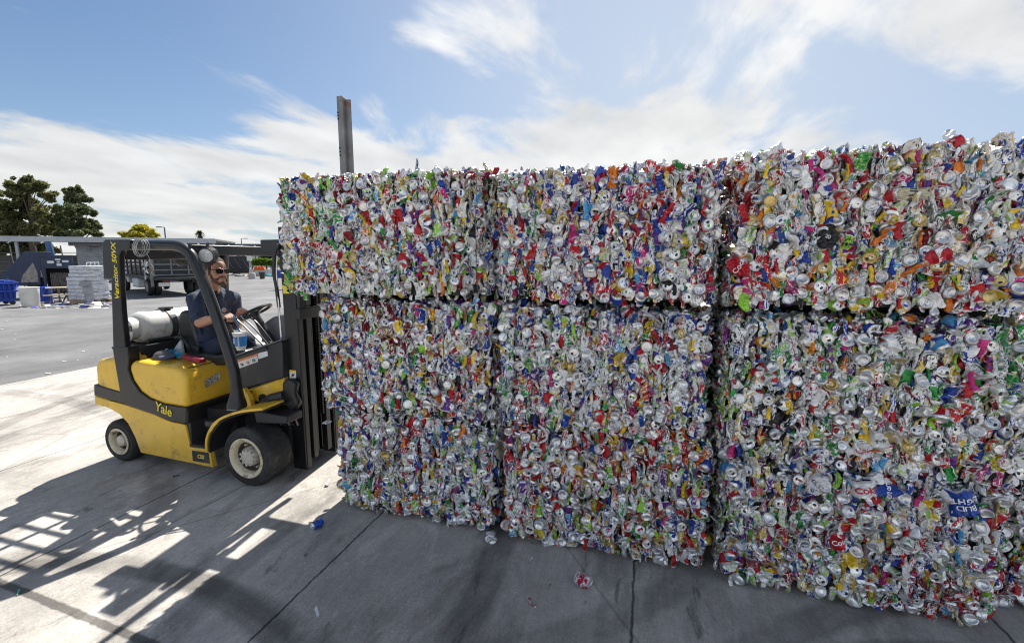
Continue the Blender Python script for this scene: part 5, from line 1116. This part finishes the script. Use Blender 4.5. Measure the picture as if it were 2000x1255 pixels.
# stake-bed truck
def truck():
    TR = mat('dusty black truck bed', (.028, .029, .032), .6, .2, var=.25, scale=3, dirt=(.10, .095, .09), dscale=3, dlo=.52, dhi=.7); TG = mat('worn grey steel tube', (.20, .205, .21), .5, .4, var=.2)
    CAB = mat('white cab paint', (.62, .64, .64), .35, 0, var=.06)
    r = thing('stake_truck', (-26.55, 18.66, 0), 'dark stake-bed truck loaded with white sacks parked across the yard', 'truck')
    X0, X1, Ya, Yb = -31.6, -24.9, 18.6, 21.15
    MB().box((X0, Ya, .92), (X1, Yb, 1.12)).box((X0, Ya + .6, .7), (X1 + .0, Ya + .75, .92)).box((X0, Yb - .75, .7), (X1, Yb - .6, .92)).build('bed_frame', TR, r, bevel=.02)
    n = 7
    for i in range(n): x = X0 + .1 + i * (X1 - X0 - .2) / (n - 1); MB().box((x - .05, Ya - .04, 1.1), (x + .05, Ya + .04, 2.05)).build('stake', TR, r); MB().box((x - .05, Yb - .04, 1.1), (x + .05, Yb + .04, 2.05)).build('stake', TR, r)
    for z in (1.3, 1.55, 1.8, 2.02): MB().box((X0, Ya, z - .06), (X1 - .1, Ya + .03, z + .06)).build('side_slat', TR, r); MB().box((X0, Yb - .03, z - .06), (X1 - .1, Yb, z + .06)).build('side_slat', TR, r)
    g = MB(); g.box((X1 - .05, Ya + .1, 1.12), (X1 - .01, Yb - .1, 2.05)); g.build('tail_gate', TR, r)
    g = MB()
    for z in (1.15, 1.42, 1.72, 2.03): g.box((X1, Ya + .08, z - .03), (X1 + .05, Yb - .08, z + .03))
    for y in np.linspace(Ya + .1, Yb - .1, 4): g.box((X1, y - .03, 1.12), (X1 + .05, y + .03, 2.05))
    g.build('gate_tubes', TG, r)
    MB().box((X1, Ya + .05, .88), (X1 + .5, Yb - .05, 1.02)).build('lift_platform', TR, r, bevel=.02)
    MB().box((X1 + .02, Ya + .25, .55), (X1 + .08, Ya + .75, .75)).build('license_plate', WHT, r); MB().box((X1 + .02, Ya + .45, .76), (X1 + .1, Ya + .75, .90)).build('tail_lamp', mat('red lamp plastic', (.25, .02, .03), .4), r)
    MB().box((X1 - .05, Ya - .06, .55), (X1 + .06, Ya + .06, 2.5)).build('corner_post', STEEL, r)
    for cx in (-26.55, ):
        for y, f_ in ((Ya + .06, -1), (Ya + .40, -1), (Yb - .06, 1), (Yb - .40, 1)):
            M = frame((cx, y, .47), (1, 0, 0), (0, f_, 0)); w_ = MB().lathe([(.26, -.02), (.27, 0), (.44, 0), (.47, -.04), (.47, -.22), (.44, -.26), (.26, -.26)], M, 28, caps=False).build('wheel', RUB, r, smooth=True); MB().lathe([(.27, -.0), (.26, -.02), (.18, -.08), (.17, -.03), (0, -.02)], M, 24).build('rim', TG, w_, smooth=True)
    for y, f_ in ((Ya + .1, -1), (Yb - .1, 1)):
        M = frame((-32.6, y, .47), (1, 0, 0), (0, f_, 0)); w_ = MB().lathe([(.26, -.02), (.27, 0), (.44, 0), (.47, -.04), (.47, -.22), (.44, -.26), (.26, -.26)], M, 28, caps=False).build('wheel', RUB, r, smooth=True); MB().lathe([(.27, -.0), (.2, -.06), (0, -.04)], M, 24).build('rim', TG, w_, smooth=True)
    MB().prism([(-34.2, .55), (-31.75, .55), (-31.75, 2.25), (-33.1, 2.25), (-33.6, 1.45), (-34.2, 1.3)], Ya + .2, Yb - .2).build('cab', CAB, r, bevel=.06); MB().prism([(-33.4, 1.5), (-32.1, 1.5), (-32.1, 2.1), (-33.05, 2.1)], Ya + .19, Ya + .22).build('cab_window', SHADES, r)
    MB().box((-29.9, Ya + .05, .35), (-28.6, Ya + .5, .9)).build('fuel_tank', CAB, r, bevel=.08)
    MB().tube([(-33.2, Ya + .1, 1.8), (-33.2, Ya - .25, 1.85)], .02, 6).box((-33.25, Ya - .4, 1.6), (-33.15, Ya - .2, 2.0)).build('cab_mirror', CAB, r)
    r.rotation_euler.z = R(-24); TM = Matrix.Translation((-26.55, 18.66, 0)) @ Matrix.Rotation(R(-24), 4, 'Z') @ Matrix.Translation((26.55, -18.66, 0))
    def turn(o): o.data.transform(TM); return o
    SK = mat('cream sacks', (.62, .57, .49), .8, 0, var=.18, scale=3, bump=.4, bscale=6)
    rgd = random.Random(2)
    for i in range(26):
        x, y = rgd.uniform(X0 + .5, X1 - .5), rgd.uniform(Ya + .45, Yb - .45); q = Blob().ball((x, y, 1.75 + rgd.uniform(0, .35)), (rgd.uniform(.3, .5), rgd.uniform(.3, .45), rgd.uniform(.18, .3)), 12)
        for j in range(5): q.ball((x + rgd.uniform(-.3, .3), y + rgd.uniform(-.3, .3), 1.85 + rgd.uniform(-.1, .3)), rgd.uniform(.1, .2), 8)
        tag(turn(q.fuse('sack', SK, None, .05, 2)), 'cream sack in the load heaped on the stake-bed truck', 'sack', 'sacks loaded on the truck')
    tag(turn(MB().box((X0 + .3, Ya + .25, 1.13), (X1 - .3, Yb - .25, 1.7)).build('cargo_boxes', mat('boxed cargo', (.36, .31, .26), .8, 0, var=.5, scale=2.2), None, bevel=.04)), 'stacked cartons seen through the slats of the stake-bed truck', 'cargo')
    BT = mat('blue tarp', (.09, .16, .27), .7); tag(turn(Blob().ball((-25.8, 20.4, 2.15), (.5, .6, .12), 12).ball((-25.6, 19.9, 2.12), (.3, .4, .1), 10).fuse('tarp', BT, None, .04, 2)), 'small blue tarp lying on the sacks at the back of the truck', 'tarp')
    wm = MB()
    for i in range(26):
        a = Vector((-25.6 + rgd.uniform(-.35, .35), Ya - .05 + rgd.uniform(-.06, .06), rgd.uniform(1.15, 2.35))); wm.tube(arc([a, a + Vector((rgd.uniform(-.4, .4), -.05, rgd.uniform(-.4, .2))), a + Vector((rgd.uniform(-.4, .4), 0, rgd.uniform(-.5, .3)))], 3), .03, 5, mi=i % 2)
    tag(turn(wm.build('plastic_tangle', [WHT, DKI], None, clean=False)), 'tangle of white and black plastic strapped to the side of the truck', 'plastic')
truck()

# ---- vegetation
def leaf_mat(name, c1, c2):
    m = bpy.data.materials.new(name); m.use_nodes = True; nt = m.node_tree; N = nt.nodes; L = nt.links; b = N['Principled BSDF']
    geo = N.new('ShaderNodeNewGeometry'); n = N.new('ShaderNodeTexNoise'); n.inputs['Scale'].default_value = .55; n.inputs['Detail'].default_value = 3; L.new(geo.outputs['Position'], n.inputs['Vector'])
    ad = N.new('ShaderNodeMath'); ad.operation = 'ADD'; ml = N.new('ShaderNodeMath'); ml.operation = 'MULTIPLY'; ml.inputs[1].default_value = .45; L.new(geo.outputs['Random Per Island'], ml.inputs[0]); L.new(ml.outputs[0], ad.inputs[0]); L.new(n.outputs['Fac'], ad.inputs[1])
    mr = N.new('ShaderNodeMapRange'); mr.inputs['From Min'].default_value = .45; mr.inputs['From Max'].default_value = 1.0; L.new(ad.outputs[0], mr.inputs['Value'])
    mx = N.new('ShaderNodeMix'); mx.data_type = 'RGBA'; L.new(mr.outputs[0], mx.inputs['Factor']); mx.inputs['A'].default_value = (*c1, 1); mx.inputs['B'].default_value = (*c2, 1); L.new(mx.outputs['Result'], b.inputs['Base Color'])
    b.inputs['Roughness'].default_value = .6; b.inputs['Specular IOR Level'].default_value = .3
    tr = N.new('ShaderNodeBsdfTranslucent'); L.new(mx.outputs['Result'], tr.inputs['Color']); ms = N.new('ShaderNodeMixShader'); ms.inputs[0].default_value = .5; L.new(b.outputs[0], ms.inputs[1]); L.new(tr.outputs[0], ms.inputs[2]); L.new(ms.outputs[0], N['Material Output'].inputs[0])
    return m
PINE = leaf_mat('pine foliage', (.06, .08, .03), (.26, .25, .10)); OAK = leaf_mat('dark broad foliage', (.05, .075, .03), (.22, .24, .11)); YLF = leaf_mat('yellow green foliage', (.28, .28, .04), (.62, .52, .07)); HDG = leaf_mat('hedge foliage', (.04, .09, .01), (.20, .30, .03)); SHR = leaf_mat('shrub foliage', (.03, .05, .02), (.12, .14, .05))
BARK = mat('bark', (.10, .075, .055), .9, 0, var=.3, scale=3)
def leaves(name, clumps, n, size, m, parent, seed, flat=.0):
    rg = np.random.default_rng(seed); C = np.array([c[:3] for c in clumps]); Rr = np.array([c[3] for c in clumps]); wts = Rr ** 2 / (Rr ** 2).sum(); k = rg.choice(len(C), n, p=wts)
    d = rg.normal(size=(n, 3)); d /= np.linalg.norm(d, axis=1)[:, None]; rad = rg.random(n) ** .45
    p = C[k] + d * (Rr[k] * rad)[:, None] * np.array([1, 1, .75]); a = rg.normal(size=(n, 3)) + d * .6; a /= np.linalg.norm(a, axis=1)[:, None]; b = np.cross(a, rg.normal(size=(n, 3))); b /= np.linalg.norm(b, axis=1)[:, None]
    s = size * rg.uniform(.5, 1.3, n)[:, None]; Vt = np.stack([p - a * s, p + b * s * .45, p + a * s, p - b * s * .45], 1).reshape(-1, 3) - np.array(off_of(parent))
    me = bpy.data.meshes.new(name); me.vertices.add(n * 4); me.vertices.foreach_set('co', Vt.astype(np.float32).ravel()); me.loops.add(n * 4); me.loops.foreach_set('vertex_index', np.arange(n * 4, dtype=np.int32)); me.polygons.add(n); me.polygons.foreach_set('loop_start', np.arange(0, n * 4, 4, dtype=np.int32)); me.update(calc_edges=True); me.materials.append(m)
    o = bpy.data.objects.new(name, me); link(o, parent); return o
def tree(name, label, D, base, outline, m, seed, nl, size, trunk_r, group=None, clump=1.0):
    # outline: list of (px, py, radius px) crown clumps as measured in the photograph; each gets its own depth
    rg = random.Random(seed); b0 = Vector(far(*base, D)); b0.z = 0; r = thing(name, tuple(b0), label, 'tree', group); cl = []; br = MB()
    top = Vector(far(*outline[0][:2], D)); br.tube([b0, b0.lerp(top, .35) + Vector((0, 0, 0)), b0.lerp(top, .92)], [trunk_r, trunk_r * .75, trunk_r * .2], 8)
    for (px, py, rp) in outline:
        rad = rp * D / 898.5; dd = rg.uniform(-1.0, 1.0) * rad * 1.4; c = Vector(far(px, py, D + dd)); t = min(.9, max(.2, (c.z - 1.5) / max(top.z, 2)))
        br.tube(arc([b0.lerp(top, t * .75), b0.lerp(top, t * .85).lerp(c, .5) + Vector((0, 0, -.1 * rad)), c], 3), [trunk_r * .35, trunk_r * .3, trunk_r * .25, trunk_r * .2, trunk_r * .16, trunk_r * .12, trunk_r * .08], 5)
        for k in range(14):
            d = Vector((rg.gauss(0, 1), rg.gauss(0, 1), rg.gauss(0, .7))).normalized() * rad * rg.uniform(.25, 1.1); cl.append((*(c + d), rad * rg.uniform(.30, .58) * clump))
    br.build('trunk', BARK, r, smooth=True); leaves('crown', cl, nl, size, m, r, seed); return r
tree('pine_tree', 'large dark pine with layered open boughs beyond the shed roof at left', 62, (60, 500), [(55, 352, 12), (35, 365, 15), (72, 368, 17), (92, 382, 13), (22, 380, 10), (55, 385, 18), (106, 378, 6), (30, 410, 22), (65, 415, 22), (8, 420, 20), (90, 425, 18), (40, 445, 24), (75, 450, 22), (105, 448, 14), (5, 455, 22), (110, 410, 9), (10, 484, 18), (45, 488, 18), (80, 486, 18), (104, 490, 10)], PINE, 1, 44000, .20, .35)
tree('broad_tree', 'dark bushy tree standing right of the large pine beyond the shed', 60, (150, 500), [(152, 370, 7), (132, 372, 8), (140, 388, 14), (165, 392, 12), (128, 405, 12), (150, 412, 17), (175, 412, 10), (125, 430, 13), (145, 440, 18), (172, 438, 15), (190, 442, 7), (155, 458, 18), (128, 455, 14), (185, 456, 10)], OAK, 2, 28000, .20, .3)
tree('pine_tree', 'tip of a dark tree cut off by the left edge of the photo', 64, (-20, 500), [(-14, 372, 13), (-6, 395, 10), (-18, 410, 18), (-12, 440, 20)], PINE, 3, 8000, .2, .3)
tree('yellow_tree', 'yellow-green leafy tree behind the stake-bed truck', 52, (285, 520), [(270, 446, 9), (255, 452, 12), (285, 450, 11), (297, 458, 10), (240, 458, 8), (268, 462, 12), (300, 470, 8), (245, 485, 9), (275, 480, 10), (262, 498, 8)], YLF, 4, 9000, .16, .22)
def palm(px, py, D):
    c = Vector(far(px, py, D)); b0 = Vector((c.x, c.y, 0)); r = thing('palm_tree', tuple(b0), 'small round-headed palm showing above the forklift roof', 'tree'); MB().tube([b0, c], [.25, .2], 8).build('trunk', BARK, r); rg = random.Random(1); b = MB()
    for i in range(70):
        a = rg.uniform(0, 6.28); e = rg.uniform(-.9, 1.4); d = Vector((math.cos(a) * math.cos(e), math.sin(a) * math.cos(e), math.sin(e))); w_ = d.cross(Vector((0, 0, 1))).normalized() * .16; L_ = 1.0; p1 = c + d * L_ * .6; p2 = c + d * L_ + Vector((0, 0, -.25)); b.add([c - w_ * .2, c + w_ * .2, p1 + w_, p1 - w_, p2], [(0, 1, 2, 3), (3, 2, 4)])
    b.build('crown', SHR, r, clean=False)
palm(390, 457, 85)
def bush(name, label, D, spots, m, seed, nl, size, cat='shrub'):
    c0 = Vector(far(spots[0][0], spots[0][1], D)); r = thing(name, (c0.x, c0.y, 0), label, cat); cl = []; rg = random.Random(seed); st = MB()
    for px, py, rp in spots:
        rad = rp * D / 898.5; c = Vector(far(px, py, D)); st.tube([(c.x, c.y, 0), tuple(c)], .06, 5)
        for k in range(7): d = Vector((rg.gauss(0, 1), rg.gauss(0, 1), rg.gauss(0, .7))).normalized() * rad * rg.uniform(.2, .9); cl.append((*(c + d), rad * rg.uniform(.3, .5)))
    st.build('stem', BARK, r); leaves('foliage', cl, nl, size, m, r, seed); return r
bush('shrub', 'yellow-green shrubs above the black screened fence', 66, [(450, 494, 9), (462, 490, 9), (475, 492, 10), (488, 492, 10), (498, 494, 8), (470, 500, 9)], YLF, 11, 4200, .22)
bush('shrub', 'dark round shrub beside the forklift mast above the hedge', 70, [(520, 500, 8), (530, 496, 9), (538, 501, 9), (512, 503, 6)], SHR, 12, 2600, .2)
def hedge():
    D = 62; r = thing('hedge', tuple(Vector(far(500, 520, D)) * Vector((1, 1, 0)) if False else (far(500, 520, D)[0], far(500, 520, D)[1], 0)), 'bright green clipped hedge along the far side of the yard', 'hedge'); cl = []; rg = random.Random(8)
    for i in range(120): px, py = rg.uniform(482, 560), rg.uniform(507, 516); cl.append((*far(px, py, D + rg.uniform(-.5, .5)), .32))
    leaves('foliage', cl, 5200, .16, HDG, r, 8); b = MB()
    for i in range(9): p = far(484 + i * 9, 520, D); b.tube([(p[0], p[1], 0), (p[0], p[1], 1.6)], .08, 5)
    b.build('stem', BARK, r)
hedge()
# ---- far side of the yard
def farbox(name, px0, px1, py0, py1, D, dep, m, label, cat, parent=None, bevel=.02):
    s = PXM(D); M = bgM(px0, 504, D); x1 = (px1 - px0) * s; z0, z1 = (504 - py1) * s, (504 - py0) * s
    o = MB().box((0, 0, z0), (x1, dep, z1), M).build(name, m, parent, bevel=bevel); return tag(o, label, cat) if label else o
BLKS = mat('black fence fabric', (.035, .037, .042), .75, 0, var=.3, scale=1.2)
def sfence():
    D = 58; M = bgM(440, 504, D); r = thing('screen_fence', tuple(Vector((M.translation.x, M.translation.y, 0))), 'black fabric screen fence at the far side of the yard', 'fence'); s = PXM(D); z1 = (504 - 500.5) * s + H; b = MB()
    n = 14
    for i in range(n): x0, x1 = i * 45 * s / n, (i + 1) * 45 * s / n; j = .06 * (i % 2); b.add([M @ Vector(p) for p in ((x0, j, -H), (x1, .06 - j, -H), (x1, .06 - j, z1 - H), (x0, j, z1 - H))], [(0, 1, 2, 3)])
    b.v = [tuple(Vector(v)) for v in b.v]; b.build('fabric', BLKS, r, clean=False)
    for i in range(4): MB().tube([M @ Vector((i * 15 * s, .12, -H)), M @ Vector((i * 15 * s, .12, z1 - H + .1))], .05, 6).build('fence_post', GALV, r)
    for i in range(3): MB().tube([M @ Vector((i * 15 * s + .2, -.02, z1 - H - .3)), M @ Vector((i * 15 * s + .9, -.02, -H + .8))], .015, 5).build('tie_rope', GALV, r)
sfence()
WBLD = mat('pale stucco', (.55, .56, .57), .85, 0, var=.05)
def bld():
    D = 110; M = bgM(455, 504, D); s = PXM(D); r = thing('pale_building', (M.translation.x, M.translation.y, 0), 'pale grey building showing behind the shrubs at the far side', 'building'); MB().box((0, 0, -H), (110 * s, 8, 22 * s), M).build('wall', WBLD, r); MB().box((-.3, -.3, 22 * s), (112 * s, 8.3, 22 * s + .4), M).build('roof', FASC, r)
    for px in (505, 524, 540): MB().box(((px - 455) * s, -.05, 2 * s), ((px - 449) * s, .0, 11 * s), M).build('window', SHADES, r)
bld()
def sign():
    D = 46; b0 = far(492, 537, D); s = PXM(D); r = thing('sign_post', (b0[0], b0[1], 0), 'small white sign on a post set in a round concrete base', 'sign'); M = Matrix.Translation((b0[0], b0[1], 0)) @ Matrix.Rotation(YAW, 4, 'Z'); MB().lathe([(.0, 0), (.32, 0), (.32, .5), (.27, .58), (0, .6)], M, 20).build('base', mat('concrete base', (.4, .39, .37), .85), r, smooth=True); MB().tube([M @ Vector((.02, 0, .5)), M @ Vector((-.08, 0, 2.6))], .05, 8).build('pole', GALV, r); MB().box((-.35, -.07, 1.78), (.12, -.03, 2.25), M).build('sign_board', WHT, r)
sign()
D_ = 46; b0 = far(512, 537, D_); M_ = Matrix.Translation((b0[0], b0[1], 0)); tcn = thing('trash_can', (b0[0], b0[1], 0), 'dark plastic trash can with a wide rim at the far side of the yard', 'trash can'); MB().lathe([(0, 0), (.21, 0), (.27, .62), (.27, .66), (0, .6)], M_, 20).build('can_body', BLKP, tcn, smooth=True); MB().lathe([(.27, .62), (.31, .63), (.31, .70), (.27, .70)], M_, 20).build('can_rim', BLKP, tcn)
cbm = mat('white barrier', (.6, .6, .59), .7, 0, var=.1)
def barrier(): 
    D = 54; M = bgM(486, 504, D); s = PXM(D); r = thing('concrete_barrier', (M.translation.x, M.translation.y, 0), 'low white barrier with orange netting in front of the hedge', 'barrier'); M.translation.z = 0
    b = MB(); b.prism([(-.3, 0), (.3, 0), (.12, .75), (-.12, .75)], 0, 74 * s, 'x'); b.v = [tuple(M @ Vector(v)) for v in b.v]; b.build('barrier_wall', cbm, r); OR = mat('orange netting', (.75, .14, .03), .7, 0, var=.3, scale=6)
    b = MB()
    for i in range(10): x = 10 * s + i * 2 * s; b.box((x, -.2, .62), (x + 1.9 * s, .05, .95 + .1 * (i % 3)), M)
    b.build('orange_netting', OR, r)
barrier()
BT2 = mat('turquoise plastic sheet', (.06, .38, .46), .5); BT3 = mat('blue plastic sheet', (.03, .16, .42), .5)
p = gp(532, 539); tag(Blob().ball(p, (.7, .35, .18), 10).ball((p[0] - .5, p[1], .1), (.5, .3, .14), 10).fuse('plastic_sheet', BT2, None, .05, 2), 'crumpled turquoise plastic sheet on the ground beside the far rubble', 'plastic sheet')
p = gp(524, 536.5); tag(Blob().ball(p, (.8, .35, .2), 10).ball((p[0] + .5, p[1], .1), (.5, .3, .2), 10).fuse('plastic_sheet', BT3, None, .05, 2), 'crumpled darker blue plastic sheet on the ground behind the turquoise one', 'plastic sheet')
farbox('blue_bin', 538, 556, 528, 543, 30, .8, BLUEP, 'blue bin standing behind the forklift mast', 'bin').location.z = 0
def street_lamp(px, pyt, D, arm, label):
    t = Vector(far(px, pyt, D)); r = thing('street_lamp', (t.x, t.y, 0), label, 'lamp', 'street lamps beyond the yard'); MB().tube([(t.x, t.y, 0), tuple(t)], [.11, .07], 8).build('pole', mat('dark lamp metal', (.10, .11, .13), .5, .4), r); e = t + Vector(RT) * arm; MB().tube([tuple(t), tuple(e + Vector((0, 0, .05)))], .045, 6).build('arm', MATS['dark lamp metal'], r); M = Matrix.Translation(e) @ Matrix.Rotation(YAW, 4, 'Z'); MB().box((-.35, -.15, -.02), (.35, .15, .10), M).build('lamp_head', MATS['dark lamp metal'], r, bevel=.03)
street_lamp(321, 444, 60, -.65, 'dark street lamp with a flat head rising behind the truck')
street_lamp(471, 466, 90, .9, 'distant curved street lamp just above the forklift roof')
